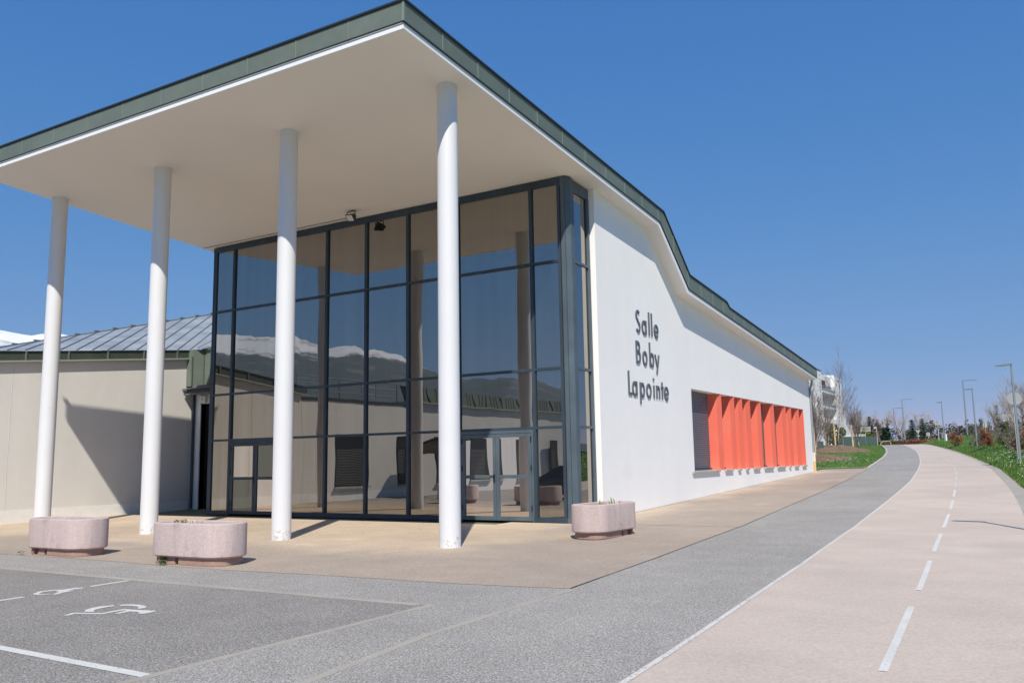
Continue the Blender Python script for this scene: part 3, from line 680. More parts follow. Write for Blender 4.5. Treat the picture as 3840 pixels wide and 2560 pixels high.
# ------------------------------------------------------------------ annex wings behind the camera's left, seen in the glass
annex = empty('annex_building', (WX, 0, 0), 'beige annex with roller shutters and curved green roof edge reflected in the glass front', 'building')
mb = MB(); mb.box(WX-6, WX, 4.2, 11.99, -.3, 4.45); mb.build('flat_roof_block', BEIGEW, annex)
mb = MB(); mb.box(WX-6, WX+.03, 4.2, 11.985, 4.45, 4.6); mb.build('parapet_cap', mat('dark_cap', (.05, .055, .055), .5), annex)
mb = MB()
for z in (4.95, 5.3, 5.62): mb.tube([(WX-.6, 11.8, z), (WX-.6, 4.8, z)], .025, n=6)
for i in range(6): mb.tube([(WX-.6, 11.8-i*1.4, 4.6), (WX-.6, 11.8-i*1.4, 5.62)], .025, n=6)
mb.build('roof_railing', GALV, annex, smooth=40)
mb = MB()   # curved seam-roofed block
path = []
for i in range(15):
    t = i/14; y = 4.19-t*26; x = WX+.0+ .0*t+ (max(0, t-.45)**2)*9
    path.append((x, y))
n_ = 4; prof_ = [(-5, -.3), (0, -.3), (0, 4.75), (-5, 4.75)]
mb.add([(x+px_, y, z) for x, y in path for px_, z in prof_], [(i*4+k, i*4+(k+1) % 4, (i+1)*4+(k+1) % 4, (i+1)*4+k) for i in range(len(path)-1) for k in range(4)]+[(0, 1, 2, 3), tuple(range((len(path)-1)*4, len(path)*4))])
mb.build('curved_wall', BEIGEW, annex)
def ribbon(mb, prof):
    n = len(prof); vs = [(x+px_, y, z) for x, y in path for px_, z in prof]
    mb.add(vs, [(i*n+k, i*n+(k+1) % n, (i+1)*n+(k+1) % n, (i+1)*n+k) for i in range(len(path)-1) for k in range(n)]+[tuple(range(n)), tuple(range((len(path)-1)*n, len(path)*n))])
mb = MB(); ribbon(mb, [(-.4, 4.751), (.15, 4.751), (.02, 5.5), (-.9, 5.62)])
mb.mi = 1
for i in range(60):
    y = 4.1-i*.43; j = min(13, int((4.19-y)/26*14)); a, b = path[j], path[j+1]; x = a[0]+(b[0]-a[0])*(y-a[1])/(b[1]-a[1])
    mb.prism([(x+.10, y-.02, 4.76), (x+.175, y-.02, 4.76), (x+.05, y-.02, 5.5), (x-.03, y-.02, 5.5)], [(x+.10, y+.02, 4.76), (x+.175, y+.02, 4.76), (x+.05, y+.02, 5.5), (x-.03, y+.02, 5.5)])
mb.build('roof_edge', [GREEN, mat('green_seam', (.10, .125, .115), .5)], annex)
mb = MB(); ribbon(mb, [(.151, 4.70), (.20, 4.70), (.20, 4.78), (.151, 4.78)]); mb.build('gutter', mat('pale_green_edge', (.33, .36, .33), .5), annex)
mb = MB(); mb.box(WX, WX+.012, 4.2, 11.98, -.2, .30); mb.build('plinth', PLINTH, annex)
for (ya, yb, xo) in ((7.55, 9.85, 0), (4.45, 5.35, 0), (-1.2, -3.1, .0), (-4.2, -4.7, 0), (-6.4, -8.2, 0), (-10, -11.2, .15), (1.2, 2.2, 0)):
    y0_, y1_ = min(ya, yb), max(ya, yb)
    mb = MB(); xx = WX+xo*.5+(.02 if xo == 0 else .35)
    mb.box(xx-.1, xx, y0_, y1_, .55, 2.95); wn = mb.build('window', mat('window_reveal', (.02, .022, .025), .3), annex)
    mb = MB(); mb.box(xx, xx+.01, y0_+.35, y1_-.05, .6, 2.3); mb.build('roller_shutter', SHUTD, wn)
    mb = MB(); mb.box(xx, xx+.12, y0_-.05, y1_+.05, .46, .55); mb.build('sill', SILL, wn)
# arched shelter
sh = empty('bike_shelter', (-25.6, 4.2, -.07), 'arched dark shelter on steel posts beside the annex wall, seen in the glass', 'shelter')
for y in (2.6, 4.9):
    mb = MB(); mb.tube([(-26.9+2.2*(1-math.cos(t*math.pi/16))/1, y, 2.0+.75*math.sin(t*math.pi/16*1.0)) for t in range(9)], .04, n=6)
    mb.tube([(-26.85, y, -.1), (-26.85, y, 2.05)], .045, n=6); mb.build('post', BLACK, sh)
mb = MB()
pp = [(-26.9+2.2*(1-math.cos(t*math.pi/16)), 2.05+.75*math.sin(t*math.pi/16)) for t in range(9)]
for a, b in zip(pp, pp[1:]): mb.prism([(a[0], 2.5, a[1]), (b[0], 2.5, b[1]), (b[0], 2.5, b[1]+.03), (a[0], 2.5, a[1]+.03)], [(a[0], 5.0, a[1]), (b[0], 5.0, b[1]), (b[0], 5.0, b[1]+.03), (a[0], 5.0, a[1]+.03)])
mb.build('roof', mat('smoked_panel', (.14, .12, .10), .3), sh)
# ------------------------------------------------------------------ planters
PLC = mat('pink_aggregate_concrete', (.50, .405, .40), .95, var=[(1.2, .05), (35, .09), (90, .14)], streak=(5, .09, (1, 1, .16)), c2=[(75, .64, .70, (.22, .17, .17)), (3, .60, .78, (.34, .29, .30))], bump=[(70, .9, .008)])
PLB = mat('planter_base_concrete', (.34, .22, .19), .95, var=[(20, .15)], bump=[(60, .6, .006)])
LEAF = mat('weed_leaf', (.085, .17, .035), .7, var=[(20, .3)])
DRY = mat('dry_stem', (.20, .15, .10), .9)
def stadium(L, W, r, n=10):
    pts = []
    hl, hw = L/2-r, W/2-r
    for cx, cy, a0 in ((hl, hw, 0), (-hl, hw, 90), (-hl, -hw, 180), (hl, -hw, 270)):
        for i in range(n+1):
            a = math.radians(a0+90*i/n); pts.append((cx+r*math.cos(a), cy+r*math.sin(a)))
    return pts
def rings(mb, prof, L, W, r):
    rr = []
    for ins, z in prof: rr.append([(x, y, z) for x, y in stadium(L-2*ins, W-2*ins, max(.05, r-ins))])
    n = len(rr[0]); vs = [p for g in rr for p in g]
    mb.add(vs, [(i*n+k, i*n+(k+1) % n, (i+1)*n+(k+1) % n, (i+1)*n+k) for i in range(len(rr)-1) for k in range(n)])
    return n, len(rr)
def planter(loc, rz, label, weeds):
    root = empty('planter', (0, 0, 0), label, 'planter', 'pink concrete planters on the terrace')
    L, W, r = 1.90, .84, .40
    mb = MB(); n, m_ = rings(mb, [(.05, .12), (.012, .135), (0, .15), (0, .665), (.006, .685), (.022, .697), (.075, .70), (.092, .69), (.10, .67), (.10, .50)], L, W, r)
    mb.f.append(list(range(n))[::-1]); mb.m.append(0)
    mb.build('tub', PLC, root, smooth=35)
    mb = MB()
    for x0, x1 in ((-.86, -.58), (-.10, .86)):
        pts = [(x, y) for x, y in stadium(1.76, .72, .34)]
        sel = [(min(max(x, x0), x1), y) for x, y in pts]
        o_ = []
        for p in sel:
            if not o_ or (abs(o_[-1][0]-p[0])+abs(o_[-1][1]-p[1])) > 1e-5: o_.append(p)
        mb.prism([(x, y, 0) for x, y in o_], [(x*1.0, y, .13) for x, y in o_])
    mb.prism([(-.43, -.35, 0), (-.20, -.35, 0), (-.20, .35, 0), (-.43, .35, 0)], [(-.41, -.33, .13), (-.22, -.33, .13), (-.22, .33, .13), (-.41, .33, .13)])
    mb.build('foot', PLB, root)
    mb = MB(); st = stadium(L-.22, W-.22, r-.11); b = len(mb.v)
    c = (0, 0, .63); vs = [c]; fs = []
    R_ = 5; n = len(st)
    for q in range(1, R_+1):
        for (x, y) in st:
            f = q/R_; vs.append((x*f, y*f, .625-.05*f*f+.018*noise.noise(Vector((x*f*7, y*f*7, loc[0])))))
    for k in range(n): fs.append((0, 1+k, 1+(k+1) % n))
    for q in range(R_-1):
        for k in range(n): fs.append((1+q*n+k, 1+(q+1)*n+k, 1+(q+1)*n+(k+1) % n, 1+q*n+(k+1) % n))
    mb.add(vs, fs); mb.build('soil', SOIL, root)
    for kind, cnt, x0, x1, hgt in weeds:
        mb = MB()
        for i in range(cnt):
            x, y = random.uniform(x0, x1), random.uniform(-.2, .2); a = random.uniform(0, 6.28)
            if kind == 'tuft':
                z = .62+random.random()*hgt; s_ = .022
                x = (x0+x1)/2+(x-(x0+x1)/2); u = Vector((math.cos(a), math.sin(a), random.uniform(-.3, .6)))*s_; v = Vector((-math.sin(a), math.cos(a), random.uniform(-.2, .5)))*s_
                p = Vector((x, y*.5, z)); mb.quad(p-u, p-v, p+u, p+v)
            else:
                p = Vector((x, y, .6)); q = p+Vector((math.cos(a)*hgt*.35, math.sin(a)*hgt*.35, hgt*random.uniform(.5, 1))); m2 = p.lerp(q, .5)+Vector((0, 0, hgt*.15)); sd_ = Vector((-math.sin(a), math.cos(a), 0))*(.016 if kind == 'blade' else .005)
                mb.add([p-sd_, p+sd_, m2+sd_*.9, m2-sd_*.9, q], [(0, 1, 2, 3), (3, 2, 4)])
        mb.build('weed', DRY if kind == 'dry' else LEAF, root, recalc=False)
    root.location = loc; root.rotation_euler = (0, 0, rz)
    return root
planter((-12.66, 10.32, gz(10)+.01), math.radians(1.5), 'pink concrete planter with a green weed tuft, right of the two on the front edge', [('tuft', 90, -.62, -.40, .10), ('dry', 10, -.4, -.1, .20), ('blade', 8, -.3, -.1, .07)])
planter((-16.56, 10.32, gz(10)+.01), math.radians(0), 'pink concrete planter with dry stalks in front of the leftmost column', [('dry', 26, -.5, .6, .11), ('dry', 8, .5, .6, .14)])
planter((-8.05, 17.15, gz(17)+.01), math.radians(266), 'pink concrete planter with spiky leaves beside the glass corner and side wall', [('blade', 7, -.6, .15, .26), ('dry', 8, -.5, .2, .12)])
planter((-20.6, 9.9, gz(10)+.01), math.radians(0), 'pink concrete planter just beyond the left edge of the picture', [('dry', 8, -.5, .6, .1)])
mb = MB()
for cx, cy in ((-13.05, 9.86), (-17.35, 9.85), (-18.6, 14.02)):
    for i in range(90 if cx > -14 else 26):
        x, y = random.gauss(cx, .06), random.gauss(cy, .03); a = random.uniform(0, 6.28); s_ = .016; z = gz(y)+.015+random.random()*.07
        u = Vector((math.cos(a), math.sin(a), .4))*s_; v = Vector((-math.sin(a), math.cos(a), .2))*s_; p = Vector((x, y, z)); mb.quad(p-u, p-v, p+u, p+v)
tag(mb.build('weeds', LEAF, recalc=False), kind='stuff')
# dead leaves and grit on the terrace
mb = MB()
for i in range(140):
    x = random.uniform(-23, -12); y = random.choice([random.uniform(14, 19.6), random.uniform(17, 19.7)]); s_ = random.uniform(.008, .022); a = random.uniform(0, 6.3)
    u = Vector((math.cos(a), math.sin(a), 0))*s_; v = Vector((-math.sin(a), math.cos(a), 0))*s_*.6; p = Vector((x, y, gz(y)+.018)); mb.quad(p-u, p-v, p+u, p+v+Vector((0, 0, .01)))
tag(mb.build('fallen_leaves', mat('dead_leaf', (.09, .06, .04), .9), recalc=False), kind='stuff')
# ================================================================== vegetation, street furniture, far buildings
def leafmat(n, c, v=.35): return mat(n, c, .75, var=[(.9, v), (6, .2)], spec=.2)
GRASS = leafmat('grass_green', (.075, .155, .030), .25)
GRASS2 = leafmat('grass_yellow', (.16, .20, .055), .25)
MOUNDM = mat('dug_soil', (.36, .24, .15), 1, var=[(1.5, .25), (7, .4)], bump=[(5, 1, .3), (20, 1, .08)])
def verge_h(d): return 1.05*(1-math.exp(-max(0, d)/2.3))
def grid(name, ys, n, xa, xb, zf, m, **k):
    mb = MB()
    for y in ys:
        for j in range(n+1):
            t = j/n; x = xa(y)+(xb(y)-xa(y))*t; mb.v.append((x, y, zf(x, y)))
    for i in range(len(ys)-1):
        for j in range(n): q = i*(n+1)+j; mb.f.append([q, q+1, q+n+2, q+n+1]); mb.m.append(0)
    return tag(mb.build(name, m, recalc=False, smooth=True), **k)
vz = lambda x, y: gz(y)+.008+verge_h(x-curve(E4, y))+.05*noise.noise(Vector((x*.7, y*.35, 0)))*min(1, max(0, x-curve(E4, y)))
vys = [-14]+[2+i*1.0 for i in range(134)]
grid('verge', vys, 22, lambda y: curve(E4, y), lambda y: curve(E4, y)+16, vz, GRASS, kind='structure')
MND = [(-14.2, 63.5, 2.6, 7.5, .26), (-12.3, 58.5, 2.0, 4.5, .10), (-15.0, 79, 2.4, 8, .42), (-13.6, 74, 1.7, 6, .30)]
def mound(x, y): return sum(h*math.exp(-((x-a)/p)**2-((y-b)/q)**2) for a, b, p, q, h in MND)
lz = lambda x, y: gz(y)+.03+.12*(1-math.exp(-max(0, curve(E1, y)-x)/1.5))*min(1, max(0, y-51.4)/2.5)+mound(x, y)+.03*noise.noise(Vector((x*.8, y*.4, 5)))
grid('lawn', [51.4+i*1.2 for i in range(68)], 26, lambda y: curve(E1, y)-26, lambda y: curve(E1, y)-.12, lz, GRASS, kind='structure')
grid('lawn', [47.12, 48.5, 50, 51.4], 8, lambda y: -26, lambda y: -10.1 if y < 51 else -7.9, lambda x, y: gz(y)+.03, GRASS, kind='structure')
def kz(y): return gz(y)+.07
mb = MB(); ky = [51.2+i*1.5 for i in range(54)]
mb.add([(curve(E1, y)+dx, y, gz(y)+dz) for y in ky for dx, dz in ((-.14, -.1), (.02, -.1), (.01, .06), (-.14, .07))], [(i*4+k, i*4+(k+1) % 4, (i+1)*4+(k+1) % 4, (i+1)*4+k) for i in range(len(ky)-1) for k in range(4)]+[(0, 1, 2, 3)])
tag(mb.build('kerb', mat('pale_kerb', (.42, .40, .37), .9, var=[(1, .08)])), kind='structure')
mb = MB(); mb.box(-12, -7.85, 51.30, 51.45, gz(51.3)-.1, gz(51.3)+.05); tag(mb.build('kerb', KERB), kind='structure')
# dug soil round the young trees
def soil_patch(cx, cy, rx, ry, hh):
    mb = MB(); R_, K = 9, 26
    vs = [(cx, cy, lz(cx, cy)+hh)]; fs = []
    for q in range(1, R_+1):
        for k in range(K):
            a = k*2*math.pi/K; f = q/R_*(1+.22*noise.noise(Vector((math.cos(a)*1.7+cx, math.sin(a)*1.7, 3))))
            x, y = cx+rx*f*math.cos(a), cy+ry*f*math.sin(a)
            z = lz(x, y)+hh*(1-(q/R_)**2)+.012+(.09*noise.noise(Vector((x*2.1, y*1.3, 9)))+.07*noise.noise(Vector((x*5, y*4, 2))))*(1-(q/R_)**4)
            vs.append((x, y, z if q < R_ else lz(x, y)-.02))
    for k in range(K): fs.append((0, 1+k, 1+(k+1) % K))
    for q in range(R_-1):
        for k in range(K): fs.append((1+q*K+k, 1+(q+1)*K+k, 1+(q+1)*K+(k+1) % K, 1+q*K+(k+1) % K))
    mb.add(vs, fs); tag(mb.build('soil_mound', MOUNDM), kind='structure')
soil_patch(-12.2, 60.5, 1.9, 5.6, .10); soil_patch(-14.0, 76, 2.3, 9.0, .12)
# grass blades
def blades(n, gen, m, name, hmin, hmax, wd):
    mb = MB()
    for i in range(n):
        x, y, z = gen()
        h = random.uniform(hmin, hmax); a = random.uniform(0, 6.283); l = random.uniform(-.5, .5)*h; w_ = wd*random.uniform(.6, 1.4)
        ca, sa = math.cos(a), math.sin(a)
        mb.v += [(x-ca*w_, y-sa*w_, z-.01), (x+ca*w_, y+sa*w_, z-.01), (x+sa*l, y-ca*l, z+h)]
        b = len(mb.v); mb.f.append([b-3, b-2, b-1]); mb.m.append(random.choice([0, 0, 0, 1]))
    return tag(mb.build(name, m, recalc=False), kind='stuff')
def vgen():
    y = 30+100*random.random()**1.6; x = curve(E4, y)-.05+random.random()**1.5*9
    return x, y, vz(x, y)
def lgen():
    while True:
        y = 51.5+62*random.random()**1.3; x = curve(E1, y)-.15-random.random()*8.5
        if ((x+12.2)/1.8)**2+((y-60.5)/5.4)**2 > 1 and ((x+14)/2.2)**2+((y-76)/8.6)**2 > 1: return x, y, lz(x, y)
blades(26000, vgen, [GRASS, GRASS2], 'grass', .05, .16, .022)
blades(15000, lgen, [GRASS, GRASS2], 'grass', .04, .12, .024)
DAISY = mat('daisy_white', (.75, .75, .70), .8)
DAND = mat('dandelion', (.75, .60, .05), .8)
mb = MB()
cl_ = [(random.uniform(33, 62), random.uniform(.8, 5)) for i in range(26)]
for i in range(520):
    c = random.choice(cl_); y = random.gauss(c[0], 1.6); x = curve(E4, y)+max(.2, random.gauss(c[1], .6))
    z = vz(x, y)+.12; r_ = .017; mb.mi = 1 if random.random() < .07 else 0
    mb.add([(x+r_*math.cos(k*1.0472), y+r_*math.sin(k*1.0472)*.8, z+r_*.6*math.sin(k*1.0472)) for k in range(6)], [(0, 1, 2, 3, 4, 5)])
for i in range(60):
    y = random.gauss(59, 4); x = curve(E1, y)-random.uniform(.5, 3); z = lz(x, y)+.07; r_ = .018; mb.mi = 0
    mb.add([(x+r_*math.cos(k*1.0472), y+r_*math.sin(k*1.0472)*.8, z+r_*.6*math.sin(k*1.0472)) for k in range(6)], [(0, 1, 2, 3, 4, 5)])
tag(mb.build('daisies', [DAISY, DAND], recalc=False), kind='stuff')
# ---- leaf clouds
def cloud(mb, c, rx, ry, rz_, n, size, clumps=9, hollow=.35, ztilt=.5, mi=(0, 0, 1)):
    cs = [(random.gauss(0, .42), random.gauss(0, .42), random.gauss(0, .42), random.uniform(.22, .48)) for _ in range(clumps)]
    for i in range(n):
        k = random.choice(cs)
        d = Vector((random.gauss(0, 1), random.gauss(0, 1), random.gauss(0, 1))).normalized()*k[3]*random.uniform(hollow, 1)
        q = Vector((k[0], k[1], k[2]))+d
        if q.length > 1.05: q *= 1.05/q.length*random.uniform(.85, 1)
        p = Vector((c[0]+q.x*rx, c[1]+q.y*ry, c[2]+q.z*rz_))
        u = Vector((random.gauss(0, 1), random.gauss(0, 1), random.gauss(0, ztilt))).normalized()*size*random.uniform(.5, 1.3)
        v = Vector((random.gauss(0, 1), random.gauss(0, 1), random.gauss(0, ztilt))); v = (v-u*v.dot(u)/u.length_squared).normalized()*size*random.uniform(.4, .9)
        mb.mi = random.choice(mi); mb.quad(p-u, p-v, p+u, p+v)
    mb.mi = 0
BARK = mat('grey_bark', (.16, .13, .11), .95, var=[(5, .25)])
BIRCH = mat('birch_bark', (.42, .36, .31), .9, c2=[(5, .52, .62, (.12, .09, .08))])
TWIG = mat('twig', (.15, .115, .10), .95)
TWIGG = mat('far_twig', (.30, .26, .25), .95)
RUST = leafmat('rust_leaf', (.27, .085, .045), .35); RUST2 = leafmat('rust_leaf_pale', (.38, .17, .10), .3)
FIR = leafmat('fir_needles', (.022, .050, .030), .3); FIR2 = leafmat('fir_needles_light', (.05, .085, .045), .3)
OLIVE = leafmat('spring_leaf', (.13, .17, .035), .3); OLIVE2 = leafmat('spring_leaf_light', (.25, .29, .06), .3)
def branches(mb, p, d, L, r, depth, spread, up, n=4):
    pts = [p]; q = p.copy(); dd = d.copy()
    for i in range(3):
        dd = (dd+Vector((random.gauss(0, .09), random.gauss(0, .09), up*.10))).normalized(); q = q+dd*L/3; pts.append(q.copy())
    mb.tube(pts, r, r*.55, n=n, caps=False)
    if depth == 0: return
    k = random.choice((2, 3, 3)) if depth > 1 else random.choice((3, 4))
    for i in range(k):
        t = random.uniform(.35, 1); b = pts[0].lerp(pts[3], t) if t < .95 else pts[3]
        ax = Vector((random.gauss(0, 1), random.gauss(0, 1), random.gauss(0, .3))).normalized()
        nd = (dd+ax*spread+Vector((0, 0, up*.3))).normalized()
        branches(mb, b, nd, L*random.uniform(.5, .8), max(r*.5, .004), depth-1, spread, up, 3)
    branches(mb, pts[3], (dd+Vector((random.gauss(0, .1), random.gauss(0, .1), up*.2))).normalized(), L*.75, r*.55, depth-1, spread, up, 3)
def birch(loc, h, stems, label, depth=4, spread=.45, twig=TWIG):
    root = empty('birch_tree', loc, label, 'tree', 'young bare birches beside the lawn')
    base = Vector(loc); cr_ = MB()
    for s_ in range(stems):
        tr = MB()
        a = random.uniform(0, 6.28); lean = Vector((math.cos(a)*.10, math.sin(a)*.10, 1)).normalized() if stems > 1 else Vector((.02, 0, 1))
        st = base+Vector((math.cos(a)*.10, math.sin(a)*.10, -.1)) if stems > 1 else base-Vector((0, 0, .1))
        pts = [st]; d_ = lean
        hh = h*random.uniform(.75, 1) if stems > 1 else h
        for i in range(6):
            d_ = (d_+Vector((random.gauss(0, .03), random.gauss(0, .03), .05))).normalized(); pts.append(pts[-1]+d_*hh*.8/6)
        tr.tube(pts, .06 if stems == 1 else .045, .012, n=6); tr.build('trunk', BIRCH, root, smooth=True)
        for i in range(1, 7):
            for k in range((5 if stems == 1 else 3) if i > 1 else 2):
                t = random.random(); p = pts[i-1].lerp(pts[i], t)
                ax = Vector((random.gauss(0, 1), random.gauss(0, 1), .2)).normalized()
                branches(cr_, p, (Vector((0, 0, 1))+ax*.75).normalized(), hh*(.24-.022*i), .014, depth-1 if i < 5 else 2, spread, .6, 3)
        branches(cr_, pts[-1], Vector((0, 0, 1)), hh*.16, .012, 2, .3, .6, 3)
    cr_.build('crown', twig, root)
    return root
birch((-13.05, 62.5, lz(-13.05, 62.5)), 5.4, 4, 'bare multi-stemmed birch nearest to the end of the hall')
birch((-14.2, 77.5, lz(-14.2, 77.5)), 7.9, 1, 'tallest bare birch, single trunk, in the middle of the lawn trees')
birch((-14.75, 75.5, lz(-14.75, 75.5)), 4.4, 3, 'low bare birch clump left of the tallest birch', 3)
birch((-13.55, 84, lz(-13.55, 84)), 5.2, 3, 'bare birch furthest along the lawn by the right wooden stake')
WOOD = mat('stake_wood', (.62, .42, .26), .8, var=[(8, .15)])
for (x, y, h, lb) in ((-12.75, 61.3, 2.0, 'pale wooden stake leaning by the bare birch nearest to the hall'), (-14.35, 77.2, 2.0, 'pale wooden stake at the foot of the tallest birch'), (-13.95, 83.2, 2.1, 'pale wooden stake furthest along the lawn')):
    mb = MB(); z = lz(x, y); mb.tube([(x, y, z-.2), (x-.03, y, z+h*.7), (x-.06, y, z+h)], .075, .07, n=9); tag(mb.build('tree_stake', WOOD, smooth=40), lb, 'stake', 'wooden stakes on the lawn')
def bush(name, loc, rx, ry, rz_, n, size, mats, label, group=None, twigs=True, sink=.75):
    root = empty(name, loc, label, 'bush', group)
    mb = MB(); cloud(mb, (loc[0], loc[1], loc[2]+rz_*sink), rx, ry, rz_, n, size, clumps=14); mb.build('foliage', mats, root, recalc=False)
    if twigs:
        mb = MB()
        for i in range(7): branches(mb, Vector(loc)+Vector((random.gauss(0, rx*.2), random.gauss(0, ry*.2), -.1)), Vector((random.gauss(0, .35), random.gauss(0, .35), 1)).normalized(), rz_*.9, .02, 2, .5, .3, 3)
        mb.build('stems', BARK, root)
    return root
G1 = 'rust-brown beech bushes on the verge'
def vb(x, y): return (x, y, vz(x, y)-.05)
bush('beech_bush', vb(-.22, 52.5), .75, .9, 1.0, 4200, .032, [RUST, RUST2], 'rust-brown bush behind the nearest lamp post on the verge', G1)
bush('beech_bush', vb(-2.80, 72), .70, .9, .95, 4600, .036, [RUST, RUST2], 'wide rust-brown bush right of the second lamp post', G1)
bush('beech_bush', vb(-6.15, 91), .66, .8, .80, 2600, .045, [RUST, RUST2], 'small round rust-brown bush left of the twin lamp posts', G1)
bush('evergreen_bush', vb(-1.25, 64.5), .62, .8, 1.05, 1100, .055, [OLIVE, FIR2], 'yellow-green bush between the rust-brown bushes on the verge')
bush('thorn_bush', vb(-.85, 56), .7, .8, .8, 420, .05, [TWIGG, TWIG], 'tangled grey bare bush beside the yellow-green bush', None)
bush('thorn_bush', vb(-3.9, 80.5), .5, .8, .5, 380, .055, [TWIGG, FIR2], 'low grey-green bush at the foot of the second lamp post', None)
for i, (x, y, r_, h_) in enumerate(((-1.1, 71, .8, 1.1), (-2.0, 82, .9, 1.2), (-3.1, 95, .9, 1.2), (-4.6, 98, .8, .8), (-.2, 60, .6, 1.2), (-5.2, 104, .8, .8))):
    bush('thorn_bush', vb(x, y), r_, .8, h_, 620, .06, [TWIG, FIR2 if i % 2 else TWIGG], ['grey bramble bush behind the yellow-green bush', 'dark bramble bush left of the slatted sign on the verge', 'bramble bush between the two rust-brown bushes, further back', 'low bramble bush right of the small rust-brown bush', 'bramble bush behind the nearest lamp post', 'low bramble bush at the foot of the tall road lamp'][i])
bush('thorn_bush', vb(-1.85, 74), .5, .8, .75, 420, .05, [TWIGG, TWIG], 'grey bare bush right of the wide rust-brown bush', None)
def bare_tree(loc, h, label, w=.5, d=5, twig=TWIG, r=.14, name='bare_tree', group='bare trees beyond the verge'):
    root = empty(name, loc, label, 'tree', group)
    base = Vector(loc); tr = MB(); pts = [base-Vector((0, 0, .2)), base+Vector((.1, 0, h*.15)), base+Vector((0, .1, h*.32))]
    tr.tube(pts, r, r*.7, n=7); tr.build('trunk', BARK, root, smooth=True)
    mb = MB()
    for i in range(7):
        a = i*.9+random.uniform(-.3, .3); branches(mb, pts[1+(i % 2)], Vector((math.cos(a)*w, math.sin(a)*w, 1)).normalized(), h*.30, r*.45, d, .55, .35, 3)
    mb.build('crown', twig, root); return root
bare_tree(vb(.25, 76), 4.5, 'large bare tree at the right edge behind the round sign', .8, 5, TWIGG)
bare_tree(vb(-.35, 66), 3.4, 'bare tree behind the rust-brown bush at the right edge', .8, 4, TWIGG)
bare_tree((-3.3, 118, gz(118)+.8), 4.0, 'small bare tree far behind the wide rust-brown bush', .6, 4, TWIGG)
# ---- conifers
def conifer(loc, h, w, label, mats, n=2600, size=.3, kind='conifer_tree'):
    root = empty(kind, loc, label, 'tree', 'evergreen trees far beyond the path')
    mb = MB(); mb.tube([loc, (loc[0], loc[1], loc[2]+h*.96)], w*.05, .02, n=6); mb.build('trunk', BARK, root)
    mb = MB(); lev = 15
    for i in range(n):
        t = (int(random.random()**.72*lev)+random.random()*.3)/lev; a = random.uniform(0, 6.283)
        lobe = .72+.28*math.sin(a*5+int(t*lev)*2.1)
        rr = w*(1-t)**.9*random.uniform(.25, 1)*lobe*random.uniform(.85, 1.15)+.02
        z = loc[2]+h*(.06+t*.94)-rr*.32
        p = Vector((loc[0]+rr*math.cos(a), loc[1]+rr*math.sin(a), z))
        u = Vector((math.cos(a), math.sin(a), -.25+random.gauss(0, .25)))*size*random.uniform(.6, 1.3); v = Vector((-math.sin(a), math.cos(a), random.gauss(0, .2)))*size*.38
        mb.mi = random.choice((0, 0, 1)); mb.add([p-u*.5-v, p-u*.5+v, p+u], [(0, 1, 2)])
    mb.mi = 0; mb.build('crown', mats, root, recalc=False); return root
conifer((-22.5, 209.5, gz(209)), 5.7, 2.5, 'dark blue-green fir left of the two beside the small junction lamp', [FIR, FIR2])
conifer((-21.5, 221, gz(221)), 6.2, 2.7, 'olive-green fir right of the two beside the small junction lamp', [FIR2, FIR])
conifer((-27.3, 183, gz(183)), 5.9, 2.3, 'dark spruce behind the slatted direction sign', [FIR, FIR2], 2000)
conifer((-19.5, 190, gz(190)), 3.2, .6, 'narrow brownish cypress left of the double-armed lamp', [TWIG, FIR2], 700, .2)
conifer((-9.2, 330, gz(330)), 13, 2.9, 'tall grey-brown poplar behind the twin lamp posts', [TWIGG, TWIG], 1800, .6, 'poplar_tree')
def round_tree(loc, r, h, label, mats, n=1800, size=.25, name='leafy_tree', group='leafy trees beyond the path'):
    root = empty(name, loc, label, 'tree', group)
    mb = MB(); mb.tube([loc, (loc[0]+.05, loc[1], loc[2]+h*.5)], r*.07, r*.04, n=6); mb.build('trunk', BARK, root)
    mb = MB(); cloud(mb, (loc[0], loc[1], loc[2]+h*.62), r, r, h*.42, n, size, clumps=16, hollow=.5); mb.build('crown', mats, root, recalc=False); return root
round_tree((-22.0, 162.8, gz(162)), 1.05, 3.0, 'dark green leafy tree right of the leaning sign pole', [FIR2, FIR])
round_tree((-21.6, 140, gz(140)), 1.2, 2.3, 'bright olive bush-like tree under the leaning sign pole', [OLIVE, OLIVE2])
round_tree((-17.6, 95, lz(-17.6, 95)), 1.25, 2.3, 'olive tree just left of the tallest birch', [OLIVE, FIR2], 1100, .12)
round_tree((-28.6, 186, gz(186)), 1.6, 4.6, 'red-brown budding tree beside the dark spruce', [RUST, TWIG], 1300, .22)
round_tree((-21.5, 150, gz(150)), 1.1, 4.2, 'purple-grey budding tree behind the birches', [mat('bud_purple', (.17, .11, .11), .9), TWIG], 900, .13)
